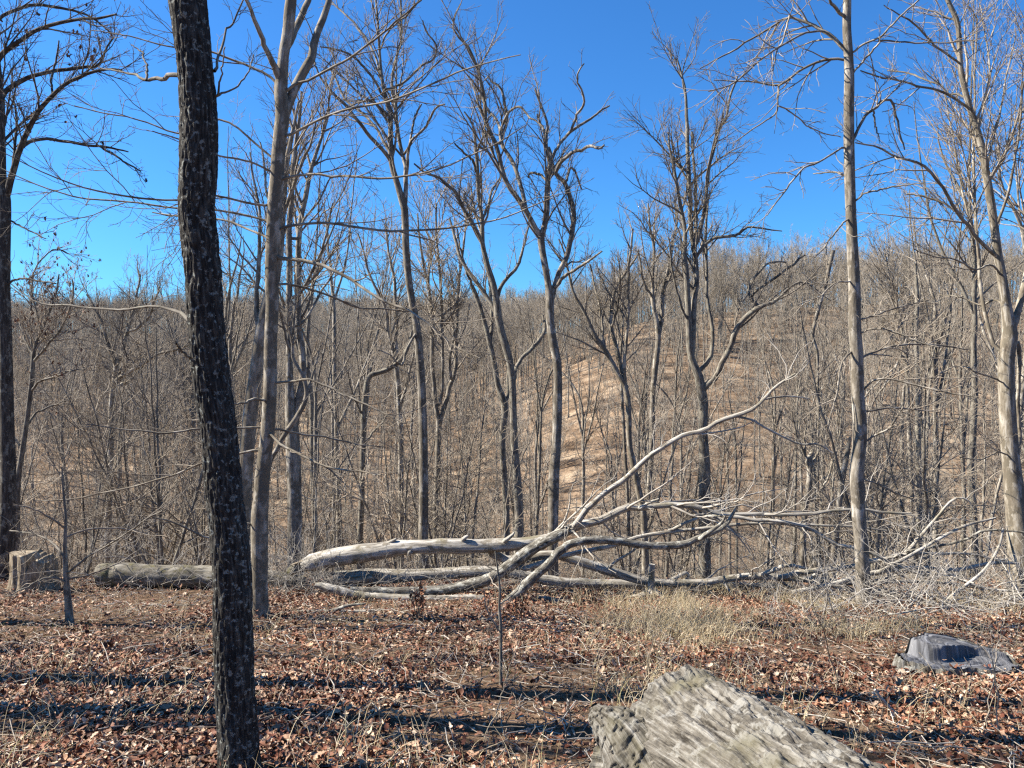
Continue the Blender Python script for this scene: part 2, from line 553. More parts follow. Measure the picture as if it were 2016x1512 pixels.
def hero(name, label, cat, D, trunk, limbs=(), bark='grey', twig='twig', group=None, seed=1, crown=CROWN_HI, dens=1.0,
         ntr=48, S=14, rtip=.003, flare=.35, grow_trunk=.45, extra_top=None, no_base=False, leaves=0, leaf_size=.07, bump=.05, thin=1.0):
    rng = np.random.default_rng(seed)
    P, R = traced(trunk, D, 0, ntr, rng)
    if not no_base:
        gz = float(height(P[0, 0], P[0, 1]))
        if P[0, 2] > gz - .05:
            kk = max(2, int((P[0, 2] - gz) / .3) + 2)
            z = np.linspace(gz - .15, P[0, 2], kk)[:-1]
            ext = np.stack([np.full(kk - 1, P[0, 0]), np.full(kk - 1, P[0, 1]), z], 1)
            P = np.vstack([ext, P])
            R = np.concatenate([R[0] * (1 + .12 * (P[kk - 1, 2] - z) / max(P[kk - 1, 2] - gz, .1)), R])
    if extra_top:                                         # (dx, dy, dz, tip radius): the trunk above the frame
        dx, dy, dz, rt = extra_top
        tt = np.linspace(0, 1, 14)[1:, None]
        e = P[-1] + tt * np.array([dx, dy, dz]) + rng.normal(0, .04, (13, 3))
        R = np.concatenate([R, R[-1] * (1 - tt[:, 0]) + rt * tt[:, 0]])
        P = np.vstack([P, e])
    base = P[0] + [0, 0, .15]
    root = tag(empty(name, base), label, cat, group)
    mb = MB()
    mb.tubes(P[None], R[None], S, bump, 5, flare=flare)
    mb.build('trunk', M[bark], root, base)
    Ps, Rs = [], []
    allP, allR = P, R
    for lb in limbs:
        s, dr = lb[0], lb[1]
        D0 = D if len(lb) < 3 else lb[2]
        lp, lr = traced(s, D0, dr, 18, rng, .008 * D / 15)
        lr = lr * thin
        lp, lr = attach(lp, lr, allP, allR)
        mb = MB()
        lp, lr = resample(lp, lr, 22)
        mb.tubes(lp[None], lr[None], 8 if lr.max() > .02 else 5, .06, 6)
        mb.build('limb', M[bark if lr.max() > .014 else twig], root, base)
        Ps.append(lp); Rs.append(lr)
        allP = np.vstack([allP, lp]); allR = np.concatenate([allR, lr])
    k0 = int(len(P) * (1 - grow_trunk))
    if grow_trunk > 0:
        tp, tr = resample(P[k0:], R[k0:], 22)
        Ps.append(tp); Rs.append(tr)
    if crown is not None and Ps:
        mb = MB()
        cr = [dict(c) for c in crown]
        cr[0]['cnt'] = cr[0]['cnt'] * dens
        LP, LR = grow_crown(mb, np.stack(Ps), np.stack(Rs), rng, cr, rtip)
        c = mb.build('crown', M[twig], root, base)
        if leaves:
            mb = MB()
            leaves_on(LP, rng, leaves, leaf_size, mb)
            mb.v[0] = mb.v[0]
            lo = mb.build('leaves', M['copper_leaf'], root, base, smooth=False)
            lo["label"] = "few withered copper leaves"
    return root

def resample(P, R, n):
    c = np.linalg.norm(np.diff(P, axis=0), axis=1)
    s = np.concatenate([[0], np.cumsum(c)])
    t = np.linspace(0, s[-1], n)
    return np.stack([np.interp(t, s, P[:, k]) for k in range(3)], 1), np.interp(t, s, R)

# ================================================================= SETTING: ground
def build_ground():
    xs = np.concatenate([np.linspace(-900, -60, 60), np.linspace(-59, -14, 60), np.linspace(-13.6, 13.6, 240), np.linspace(14, 59, 60), np.linspace(60, 900, 60)])
    ys = np.concatenate([np.linspace(-60, -2, 20), np.linspace(-1.5, 1.8, 10), np.linspace(2, 17, 220), np.linspace(17.4, 80, 110), np.linspace(81, 350, 130), np.linspace(355, 1100, 50)])
    X, Y = np.meshgrid(xs, ys)
    Z = height(X, Y)
    nx, ny = len(xs), len(ys)
    V = np.stack([X, Y, Z], -1).reshape(-1, 3)
    b = (np.arange(ny - 1)[:, None] * nx + np.arange(nx - 1)[None, :])
    q = np.stack([b, b + 1, b + nx + 1, b + nx], -1).reshape(-1, 4)
    mb = MB()
    mb.raw(V, q)
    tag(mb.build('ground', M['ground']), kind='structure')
build_ground()

# ================================================================= the dark oak close to the camera
def front_oak():
    D = 4.25
    s = ("474 1600 92;472 1512 86;468 1430 81;463 1360 79;459 1240 77;457 1130 76;447 1025 74;438 934 74;431 850 72;418 760 73;409 674 71;"
         "403 600 71;400 535 72;396 500 72;389 430 72;387 400 72;390 340 73;391 280 73;390 200 71;384 130 69;376 60 70;369 0 72;362 -70 70")
    a = parse(s)
    P = unproj(a[:, 0], a[:, 1], D)
    R = a[:, 2] / 2 * D / FPX
    gz = float(height(P[0, 0], P[0, 1]))
    c = catmull(np.hstack([P, R[:, None]]), 640)
    top = c[-1].copy()
    root = tag(empty("oak_tree", (P[0, 0], P[0, 1], gz)), "dark lichen-spotted oak trunk nearest the camera, cut off by the frame top and bottom", "tree")
    base = np.array([P[0, 0], P[0, 1], gz])
    if c[0, 2] > gz:
        z = np.linspace(gz - .2, c[0, 2], 40)[:-1]
        ext = np.stack([np.full(39, c[0, 0]), np.full(39, c[0, 1]), z, c[0, 3] * (1 + .5 * np.exp(-(z - gz) / .15))], 1)
        c = np.vstack([ext, c])
    # furrowed bark is real relief
    S = 150
    th = np.linspace(0, 2 * math.pi, S, endpoint=False)
    K = len(c)
    arc = np.concatenate([[0], np.cumsum(np.linalg.norm(np.diff(c[:, :3], axis=0), axis=1))])
    r0 = .095
    bk = np.stack([np.broadcast_to(np.cos(th) * r0, (K, S)), np.broadcast_to(np.sin(th) * r0, (K, S)), np.broadcast_to(arc[:, None], (K, S))], -1)
    wv = bk + .03 * np.stack([vnoise(bk * 9), vnoise(bk * 9 + 31), vnoise(bk * 9 + 57)], -1)
    rid = 1 - np.abs(2 * fbm(wv * np.array([46, 46, 6.5]), 3) - 1) * 2.4
    plate = fbm(wv * np.array([95, 95, 48]), 3)
    lump = fbm(bk * np.array([7, 7, 3.0]), 2) - .5
    rr = c[:, 3][:, None] - .004 - .010 * np.clip(rid, 0, 1) ** 1.5 + .005 * plate + .010 * lump
    V = c[:, None, :3] + np.stack([np.cos(th) * rr, np.sin(th) * rr, np.zeros_like(rr)], -1)
    mb = MB()
    b = np.arange(K - 1)[:, None] * S
    j = np.arange(S); jn = (j + 1) % S
    mb.raw(V.reshape(-1, 3), np.stack([b + j, b + jn, b + S + jn, b + S + j], -1).reshape(-1, 4), None, bk.reshape(-1, 3))
    # the trunk and boughs above the frame
    rng = np.random.default_rng(5)
    tt = np.linspace(0, 1, 16)[:, None]
    up = top[:3] + tt * np.array([-.5, .3, 8.5]) + rng.normal(0, .04, (16, 3)) * (tt > 0)
    ur = top[3] * (1 - tt[:, 0]) + .02 * tt[:, 0]
    mb.tubes(up[None], ur[None], 14, .08, 5)
    mb.build('trunk', M['oak'], root, base)
    BP, BR = spawn(up[None, 5:], ur[None, 5:], rng, 9, t0=.1, ang=.9, lf=(.3, .5), up=.2, wig=.12, k=10, rf=.5, rtip=.012, lmax=3.5)
    mb = MB(); mb.tubes(BP, BR, 6)
    crown_sources = [(BP, BR)]
    for s, dr in [("352 148 9;349 148 9;333 148 9;323 158 8;312 153 8;300 155 7;288 158 6;271 149 5;243 142 4;215 138 3;194 132 2", .5),
                  ("288 158 5;288 145 5;288 128 4;283 114 3;278 101 3;258 88 2", .2),
                  ("372 630 9;365 621 8;347 611 6;330 604 5.5;318 601 5.5;298 603 5;278 606 5;243 613 5;194 608 4;146 604 3.5;87 601 3;62 590 2.6;35 573 2.2;22 559 2", .8),
                  ("243 613 3.5;241 630 3;240 655 3;243 680 2.8;250 705 2.5;264 715 2", .1),
                  ("380 712 6;373 705 5;360 692 4.5;347 677 4", -.3),
                  ("424 190 6;440 182 4;462 174 3.5;480 155 3;493 135 2.5;497 120 2.5;500 108 2", .3),
                  ("422 140 7;426 125 5;434 100 5;441 80 4.5;446 60 4;458 42 3.5;476 10 3;490 -20 2", .5),
                  ("428 188 5;430 172 4;432 158 3.5;436 140 3;441 110 2.5;443 92 2.5", -.2)]:
        lp, lr = traced(s, D, dr, 18, rng, .004)
        lp, lr = resample(lp, lr, 20)
        lm = MB(); lm.tubes(lp[None], lr[None], 8, .1, 6)
        lm.build('limb', M['grey'], root, base)
        if dr >= .3:
            TP, TR = spawn(lp[None, 8:], lr[None, 8:], rng, 5, ang=.8, lf=(.15, .4), up=.15, wig=.2, k=6, rf=.6, rtip=.0014, lmax=.35)
            mb.tubes(TP, TR, 4)
            TP, TR = spawn(TP, TR, rng, 3, ang=.8, lf=(.3, .5), up=.1, wig=.2, k=4, rf=.7, rtip=.0012, lmax=.2)
            mb.tubes(TP, TR, 3)
    P2, R2 = spawn(BP, BR, rng, 3.0, ang=.7, lf=(.2, .45), up=.15, k=6, rf=.6, rtip=.006, lmax=1.6)
    mb.tubes(P2, R2, 4)
    P3, R3 = spawn(P2, R2, rng, 3.0, ang=.7, lf=(.3, .5), up=.1, k=4, rf=.7, rtip=.004, lmax=.8)
    mb.tubes(P3, R3, 3)
    mb.build('crown', M['twig_dark'], root, base)
front_oak()

# ================================================================= traced trees on the ridge and the slope below it
LOWER = [dict(cnt=2.3, t0=.12, ang=.7, lf=(.25, .58), up=.05, trop=.01, wig=.18, k=7, rf=.6, lmin=.25, lmax=1.6, S=4, flat=.5),
         dict(cnt=5.0, t0=.15, ang=.75, lf=(.3, .6), up=.03, trop=.01, wig=.2, k=5, rf=.7, lmin=.14, lmax=.8, flat=.6),
         dict(cnt=5.0, t0=.2, ang=.65, lf=(.3, .5), up=.03, trop=.01, wig=.2, k=4, rf=.8, lmin=.06, lmax=.3)]

hero("beech_tree", "pale smooth beech standing right behind the dark oak, roots in the leaf litter", "tree", 10.0,
     "513 1222 35;512 1190 32;511 1150 31;511 1090 32;511 1025 33;514 980 30;517 934 29;522 890 27;527 850 27;532 760 26;533 674 25;536 600 25;535 535 26;537 480 27;541 400 28;545 355 27;547 320 26;550 280 26;555 240 27;556 222 26;553 180 25;556 140 22;559 104 20;567 62 21;570 28 22;573 0 21;577 -50 18",
     [("562 228 20;570 200 18;590 153 18;602 132 18;613 116 17;621 76 15;639 28 13;649 0 12;662 -40 10", .6),
      ("551 165 14;545 140 14;540 128 13;528 105 11;520 85 10;514 69 10;505 48 9;497 28 8;486 0 7;475 -30 6", -.6),
      ("561 100 14;572 80 13;587 45 13;598 20 12;608 0 11;622 -40 9", .9),
      ("541 405 6;524 405 5;490 399 5;458 393 4.5;425 385 4.2;347 394 4;243 385 4;180 373 3.4;132 358 3;87 340 2.6;45 319 2.2;0 297 2", -1.2),
      ("540 440 6;524 434 5;480 424 4.5;427 413 4.2;347 410 4;243 396 3.5;173 392 3.2;104 375 2.8;35 347 2.3;0 330 2", .6),
      ("549 322 5;535 309 5;510 288 4.5;486 267 4.2;430 232 4;358 264 3.5;295 243 3;243 229 2.6;187 219 2.4;146 208 2", .4),
      ("546 342 5;531 337 4.5;490 318 4.2;430 306 4;390 292 3.5;340 270 3;300 258 2.5", -.8),
      ("540 478 6;528 469 5;480 448 4.5;431 431 4;360 428 3.2;300 418 2.6", 1.0),
      ("556 182 6;547 167 6;535 149 5.5;514 139 5;486 128 4.8;451 115 4.5;417 101 4;330 92 3;250 70 2.5;180 60 2", .5),
      ("558 271 6;566 267 6;590 260 5.5;611 243 5;642 229 5;688 215 4.5;754 201 4.2;817 181 4;876 153 3.5;949 125 3;1025 108 2", -1.5),
      ("562 182 6;576 170 5.5;611 156 5;650 135 5;692 111 4.5;744 73 4;789 35 3.5;830 0 3", -.9),
      ("545 360 6;552 354 6;583 344 5.5;618 342 5.2;650 347 5;692 347 4.8;719 351 4.6;768 351 4.4;824 344 4;872 330 3.6;921 309 3.2;976 285 2.6;1035 247 2", -1.0),
      ("540 452 6;549 448 6;590 443 5.5;632 439 5.2;694 444 5;702 448 5;789 455 4.5;858 451 4.2;928 443 3.6;997 427 3;1049 406 2.5;1101 385 2", -.5),
      ("545 508 8;556 507 8;590 514 7.5;635 521 7;660 535 6.6;695 552 6.2;737 583 5.6;772 601 5;806 611 4.4;830 628 4;858 649 3.4;903 687 2.8;945 705 2", -1.4),
      ("545 560 5;562 559 5;608 569 4.6;660 587 4.2;700 604 4;744 608 3.6;806 614 2.4", .8),
      ("535 756 6;542 753 5.5;573 750 5;604 747 5;642 760 4.6;700 788 4.2;726 799 3.6;760 816 3;800 835 2.2", -.8),
      ("527 846 5;542 844 4.6;590 854 4.2;642 861 3.8;700 875 3;760 880 2", .7),
      ("522 842 6;535 858 5.8;549 872 5.6;573 885 5.2;608 903 5;642 920 4.4;700 927 3.6;750 935 2.4", -1.2),
      ("530 790 6;517 788 5.5;500 786 5.2;486 792 5;462 795 4;440 800 3", -.8),
      ("512 884 6;486 889 5;450 900 4.6;399 910 4.4;347 934 4.2;285 951 3.8;226 965 3.2;139 983 2.8;70 985 2", .4),
      ("522 842 5;470 842 4.4;389 844 4.2;330 854 4;278 847 3.4;226 844 2.6;170 835 2", -.5),
      ("507 1040 5;480 1030 4.5;413 1059 4.4;360 1036 4;330 1024 3.4;300 1018 2.6", -1.0)],
     bark='beech', twig='twig', seed=21, crown=LOWER, dens=1.0, ntr=90, S=24, rtip=.0022, flare=.5, grow_trunk=.02,
     extra_top=(.3, .3, 7, .03))

hero("beech_tree", "leaning pale beech half hidden between the dark oak and the smooth beech", "tree", 14.4,
     "478 1085 30;480 1000 29;483 930 29;488 870 28;493 812 27;503 743 26;512 674 25;519 635 25;526 600 23;538 560 21;546 520 18;552 470 16;555 430 14;558 380 13;563 330 11;570 290 9;580 240 6;588 200 4",
     [("516 650 11;508 640 11;505 610 10;505 570 9;509 528 9;512 500 8;511 470 7;512 434 6;505 380 5;496 340 4;492 300 3", .5),
      ("556 420 8;575 380 7;590 330 6;612 280 4.5;622 240 3", -.5),
      ("553 460 7;536 420 6;524 370 5;520 320 4;512 280 3", .8)],
     bark='beech', seed=22, dens=.45, S=16)

hero("forked_tree", "grey tree forking into two stems just right of the smooth beech", "tree", 16.0,
     "580 1082 29;580 1020 28;579 950 28;577 880 28;574 830 25;571 780 18;570 725 14;570 656 13;569 604 13;570 535 12;569 451 11;573 400 10;576 347 10;583 278 8;590 230 6;594 180 4",
     [("576 850 20;585 800 17;596 760 15;597 743 14;594 690 13;588 639 13;587 570 12;588 517 11;590 451 11;604 365 10;614 330 8;625 295 7;640 250 5;650 210 3", .7),
      ("572 700 7;560 650 6;548 600 5;540 550 4;530 490 3", -.8),
      ("590 580 7;612 540 6;630 500 5;645 450 4;655 400 3", -.8),
      ("590 640 6;610 615 5;632 575 4.5;655 540 3.5;670 500 2.5", .8),
      ("588 470 6;600 430 5;625 400 4;650 350 3", .4)],
     bark='pale', seed=23, dens=.6)

hero("leaning_tree", "thin white tree leaning right from behind the smooth beech", "tree", 15.0,
     "520 985 10;531 912 10;545 885 10;559 858 10;583 823 10;597 799 10;602 785 9;604 771 9;601 755 8;597 743 8;586 722 7;577 705 7;576 680 6;578 640 5;582 590 4;580 540 3",
     [("604 775 6;612 750 5;622 715 4;630 680 3", .3)], bark='pale', seed=24, S=10, dens=.9)

hero("tall_tree", "tall straight grey tree with upright crown, left of the forked dead trunks", "tree", 18.0,
     "833 1070 20;834 1003 19;834 950 18;834 882 17;832 812 17;829 743 16;825 691 16;820 639 15;810 587 14;803 535 14;799 486 14;797 417 14;793 400 14;782 361 12;771 323 11;769 278 10;768 226 9;759 194 7.5;751 146 6;747 97 5;744 45 4.5;740 0 4;738 -40 3",
     [("795 408 10;799 382 9;800 340 8.5;791 305 7.5;782 257 7;778 194 6.5;771 174 6;778 121 5;791 69 4.5;789 21 4;787 -20 3", .8),
      ("800 342 7;806 288 5.5;820 267 5;837 250 5;848 229 4.5;858 212 4;876 205 3", -1.2),
      ("806 288 5;813 250 4.5;820 222 4;830 205 3", .5),
      ("771 318 8;754 295 7.5;730 271 7;705 240 6.5;685 212 6;664 191 5.5;650 178 5;634 158 4;622 130 3", -1.0),
      ("768 300 6;756 280 5.5;744 257 5;712 222 5;681 198 4.5;664 163 4;650 135 3", 1.2),
      ("756 192 5;733 153 5;705 121 4.5;678 101 4;650 94 3.5;630 92 2.5", -.8),
      ("775 174 5;803 156 5;827 132 4.5;855 115 4;858 87 3.5;839 62 3;832 40 2.5", -.8),
      ("750 150 5;733 97 4.5;705 55 4;671 21 3.5;650 0 3", .8),
      ("748 100 4;765 60 3.6;800 30 3.2;830 -5 2.5", -.9),
      ("822 650 5;800 690 4.6;790 720 4.2;770 700 3;745 690 2.5", -.8)],
     bark='pale', seed=25, dens=.5, ntr=70, S=16)

hero("forked_tree", "slender grey tree whose left stem curves and forks beside the tall straight tree", "tree", 22.0,
     "858 1080 12;858 1003 12;860 960 12;862 917 12;863 870 12;864 830 11;860 810 9;857 795 9;855 764 9;853 740 8;851 722 8;851 667 8;850 615 7;844 569 6;834 520 5;826 470 4;822 420 3",
     [("866 835 9;872 816 9;879 785 9;884 765 9;890 750 8.5;897 722 8;898 674 7;900 622 6;902 569 5.5;907 521 5;915 470 4;917 430 3", .6),
      ("862 805 7;870 770 6;872 691 6;869 622 6;867 552 5;862 500 5;858 440 4;860 400 3", -.6),
      ("889 748 6;885 720 5;888 690 5;894 660 4;900 640 3", -.5)], bark='pale', seed=26, dens=.8, rtip=.004)

hero("forked_tree", "dark mottled tree with moss on its bend, forking just left of the thick pale trunk", "tree", 18.5,
     "1021 1062 19;1022 1014 18;1018 944 17;1013 882 15;1011 830 14;1009 760 14;1006 726 14;999 694 15;988 656 15;981 625 15;978 597 14;971 559 12;961 528 11;954 500 10;950 479 9;949 434 8;942 382 7.5;940 330 7;936 288 6;934 262 5;928 240 4;914 220 3",
     [("984 632 10;969 601 9;952 573 8.5;931 545 8;914 521 7;903 500 6.5;893 460 5;885 430 3.5", .8),
      ("954 500 8;945 469 7;931 441 6.6;914 410 6.2;893 375 5.8;865 350 5;837 340 4.5;815 322 3", -1.0),
      ("978 592 8;983 573 7.5;994 552 7;1008 538 6.5;1021 521 6;1027 500 5.5;1035 470 4;1042 440 3", .6),
      ("1011 752 9;1016 726 8;1025 708 8;1039 694 8;1056 677 8;1070 658 7.5;1073 640 6.5;1068 620 4", 1.0),
      ("948 440 6;962 400 5;970 370 4.5;985 350 3.5;996 330 2.5", .8),
      ("941 350 5;930 315 5;912 300 4;895 282 3", -.8),
      ("938 300 5;950 270 4.5;955 245 4;968 225 3", .6)],
     bark='grey', seed=27, dens=.55, ntr=60, S=16)

hero("broken_tree", "crooked grey tree with a snapped top close beside the mossy bent tree", "tree", 20.0,
     "997 1050 13;997 1014 13;995 970 12;992 934 12;989 865 12;994 806 14;989 781 13;980 757 11;973 715 10;964 674 10;955 639 9;945 604 9;935 576 9;928 562 8",
     [("966 680 7;968 650 7;968 622 7;966 600 6;966 575 5;962 545 4;960 510 3", .6),
      ("994 800 8;1000 775 7;999 745 5;1003 715 4", .4),
      ("940 590 6;925 550 5;915 520 4.5;905 480 3.5;900 450 2.5", -.6)], bark='grey', seed=28, dens=.6)

hero("thick_tree", "thick pale trunk with knots, forking wide, near the middle of the view", "tree", 17.0,
     "1088 1056 21;1089 1020 21;1090 980 21;1091 934 21;1096 865 18;1098 795 18;1098 743 17;1096 708 17;1089 674 17;1084 639 16;1082 605 17;1083 590 17;1079 559 13;1072 517 13;1068 495 13;1065 469 14;1069 455 12;1073 440 11;1077 417 10;1078 390 9;1079 365 9;1081 340 8.5;1082 323 8;1078 305 7;1075 282 6.5;1076 262 6;1078 245 5;1067 212 4.5;1058 190 4;1054 174 3",
     [("1064 468 12;1053 448 11;1035 413 11;1024 398 10;1015 385 9.5;1004 370 9;997 358 9;987 330 8.5;983 299 8;973 278 8;962 257 8;955 236 7.5;954 201 7;949 167 6.5;942 139 6;928 104 5.5;914 80 5;893 66 4;890 42 3.5;907 7 2.5", -.9),
      ("1037 416 8;1032 395 8;1028 375 8;1021 354 8;1011 323 8;1003 306 8;997 300 7.5;986 280 7;994 253 6.5;997 226 6;992 191 5.5;985 170 5;969 163 4;960 150 3", .9),
      ("986 282 6;984 255 5.5;976 233 5;959 215 5;950 195 4;945 185 3", 1.2),
      ("997 228 5;1008 213 5;1027 212 4.5;1042 232 4;1060 240 3;1072 255 2.5", -.7),
      ("1086 594 12;1091 566 10.5;1101 535 10;1115 507 10;1119 493 10;1126 458 10;1131 427 10;1127 405 9.5;1122 385 9.5;1112 361 9;1094 344 9;1086 325 8;1084 305 7;1080 290 6", .5),
      ("1092 343 7;1098 330 7;1105 319 7;1122 302 7;1146 295 6.5;1160 288 6;1178 293 5;1190 285 3", -1.0),
      ("1086 315 6;1093 298 6;1105 278 6;1122 260 6;1136 250 5.5;1153 240 5;1164 233 4.5;1180 220 4;1200 208 3", .6),
      ("1124 258 5;1136 226 5;1150 201 4.5;1145 174 4;1137 165 3.5;1140 139 3;1150 125 2.5", -.8),
      ("1077 285 5;1070 255 5;1062 240 4.5;1058 225 4", .7),
      ("1112 361 5;1125 330 4.5;1137 350 4;1145 372 3", .7),
      ("1080 360 5;1065 345 5;1045 340 4.5;1040 350 3", .6),
      ("1093 565 8;1110 545 7;1135 530 6;1160 512 5;1185 495 3", -1.0)],
     bark='pale', seed=29, dens=.5, ntr=80, S=20, bump=.07)

hero("forked_tree", "dark Y-shaped tree with a long curled right limb above the fallen branches", "tree", 21.0,
     "1387 1095 24;1387 1050 23;1387 993 23;1387 917 22;1384 847 18;1385 795 19;1380 765 19;1376 742 18;1368 722 15;1365 715 14;1358 687 13;1356 639 12;1354 587 11;1351 535 11;1347 500 10;1349 458 8;1343 420 7;1337 389 6.5;1330 350 6;1323 312 5;1318 290 4;1316 260 3",
     [("1363 705 11;1363 674 11;1366 640 11;1366 604 11;1371 549 11;1368 500 10.5;1361 470 9;1361 458 9;1358 382 8.5;1354 295 8;1351 226 6.5;1351 184 5;1346 160 4.5;1340 139 4;1333 115 3", .5),
      ("1367 488 8;1375 469 8;1389 399 7.5;1396 330 7;1406 288 6.5;1413 253 6;1424 240 5.5;1431 230 5;1434 201 4.5;1444 170 4;1452 150 3", -.7),
      ("1366 480 7;1370 451 7;1369 400 6.5;1368 347 6;1364 295 5;1362 260 4", .9),
      ("1370 505 7;1382 490 7;1399 472 6.5;1415 467 6;1431 465 6;1446 463 5.5;1455 461 5;1465 451 4.5;1486 448 4;1510 452 3;1540 455 2", -.6),
      ("1372 735 9;1385 722 9;1398 708 9;1402 695 8.5;1404 674 8;1399 632 7;1392 587 7;1391 535 6.5;1391 500 6;1390 440 5;1394 390 4", .9),
      ("1383 778 12;1387 760 12;1400 752 12;1410 743 11.5;1420 715 11;1437 687 11;1450 649 11;1465 628 10;1493 604 9.5;1505 600 8;1521 597 7;1542 580 6;1552 569 5.5;1559 559 5;1575 552 4.5;1590 556 4;1605 570 3", -1.2),
      ("1493 603 8;1484 594 7;1479 587 6.5;1474 576 6;1478 560 6;1486 545 5.5;1500 530 5;1510 521 4.5;1530 514 4;1548 516 3", .5),
      ("1478 586 5;1490 573 5;1508 560 5;1524 549 5;1543 534 4.5;1559 521 4.5;1571 511 4;1585 502 3", -.6),
      ("1358 640 5;1340 600 5;1330 560 4.5;1322 520 4;1318 470 3", -.7)],
     bark='grey', twig='twig', seed=30, dens=.38, ntr=60, S=18, rtip=.0035)

hero("tall_tree", "tall straight tree with long side branches, standing behind the brush pile at right", "tree", 11.3,
     "1703 1197 29;1701 1170 27;1698 1110 26;1695 1060 26;1691 1020 26;1689 980 26;1687 934 26;1693 847 26;1689 778 24;1687 708 24;1683 639 23;1682 569 22;1679 503 21;1675 417 20;1672 312 20;1671 226 19;1672 156 18;1670 104 17;1667 52 16;1668 0 15;1669 -60 13",
     [("1671 106 10;1663 98 9.5;1650 84 9;1635 69 9;1620 59 8.5;1608 55 8;1594 45 8;1580 41 7;1566 38 6.5;1554 31 6;1531 45 5;1497 66 4.8;1462 87 4.5;1444 101 4;1420 112 3.5;1378 135 2.5", .8),
      ("1554 31 4.5;1549 52 4.2;1542 80 4;1535 92 4;1528 108 3.6;1522 140 2.5", -.5),
      ("1618 60 5;1611 62 5;1595 62 5;1580 66 5;1560 76 5;1538 90 4.8;1510 108 4.4;1472 139 4;1448 163 3.4;1425 172 3;1395 180 2.4", -.9),
      ("1670 120 7;1663 117 6.5;1650 114 6.5;1635 116 6.5;1604 125 6;1580 135 5.8;1556 153 5.4;1533 170 5;1490 161 4;1455 160 3.6;1406 158 2.6", .5),
      ("1533 170 4.5;1532 188 4;1531 208 4;1526 226 4;1497 243 3.2;1470 262 3;1448 278 2.4", .4),
      ("1531 208 3.6;1559 222 3.4;1594 250 3;1628 264 2.6;1656 270 2", .4),
      ("1666 36 8;1660 31 8;1649 20 8;1639 7 7;1628 -10 6;1610 -40 5", -.4),
      ("1674 106 6;1679 104 5.5;1698 87 5.2;1729 76 5;1750 56 4.6;1781 24 4.2;1809 0 3.6;1840 -20 3", -.6),
      ("1729 80 4.5;1753 80 4.2;1802 85 3.8;1854 83 3.4;1920 80 2.4", -.4),
      ("1673 155 6;1681 142 5.4;1701 118 5;1733 83 4.6", -.3),
      ("1673 282 8;1681 274 7.5;1691 250 7;1708 222 7;1726 212 6.8;1736 200 6.6;1753 194 6;1758 200 5.5;1759 208 5;1767 240 4.8;1771 267 4;1781 295 3", .3),
      ("1718 216 5;1720 222 4.5;1724 250 4;1731 270 3.4", .1),
      ("1670 292 6;1663 288 5.2;1639 302 5;1611 319 4.6;1580 333 4.4;1559 358 4.2;1538 385 3.8;1510 424 2.6", -.6),
      ("1672 350 5;1663 345 4;1635 339 4;1601 342 2.6", .4),
      ("1676 405 6;1684 396 5;1701 382 4.6;1733 373 4.4;1771 365 4;1816 361 2.6", -.6),
      ("1675 428 5;1663 437 4.6;1646 455 4.2;1618 493 3.6;1604 507 2.6", -.7),
      ("1686 632 6;1694 628 5;1726 621 4.8;1750 611 4.4;1790 600 3.4;1830 590 2.4", .6),
      ("1681 550 5;1670 556 4.6;1649 556 4.4;1628 569 4;1614 583 3.6;1570 600 2.6", -.5),
      ("1687 712 7;1694 705 6;1710 698 5.6;1726 691 5.4;1767 679 5;1809 677 4.4;1854 680 3.8;1906 688 2.6", .4),
      ("1684 662 6;1693 656 5;1715 649 5;1750 649 4.8;1768 656 4.6;1802 670 4;1854 684 3", -.8),
      ("1690 775 6;1698 767 5.4;1722 747 5.2;1760 748 5;1809 760 4.6;1872 774 4;1924 781 2.8", -.7),
      ("1692 815 6;1703 809 5;1726 807 5;1753 802 4.6;1795 806 4;1850 812 2.6", .7),
      ("1692 872 6;1703 868 5.6;1726 856 5.4;1750 844 5.2;1764 823 5;1778 800 3.4", -.4),
      ("1691 938 5;1701 944 4.4;1733 955 4;1767 972 3.4;1800 985 2.4", .5),
      ("1680 690 6;1666 700 5.4;1655 720 5;1650 760 4.6;1640 800 4;1630 840 3", -.7)],
     bark='pale', seed=31, thin=.82, crown=LOWER, dens=2.2, ntr=90, S=22, rtip=.0022, grow_trunk=.02, flare=.45, extra_top=(.2, .2, 6, .02), bump=.06)

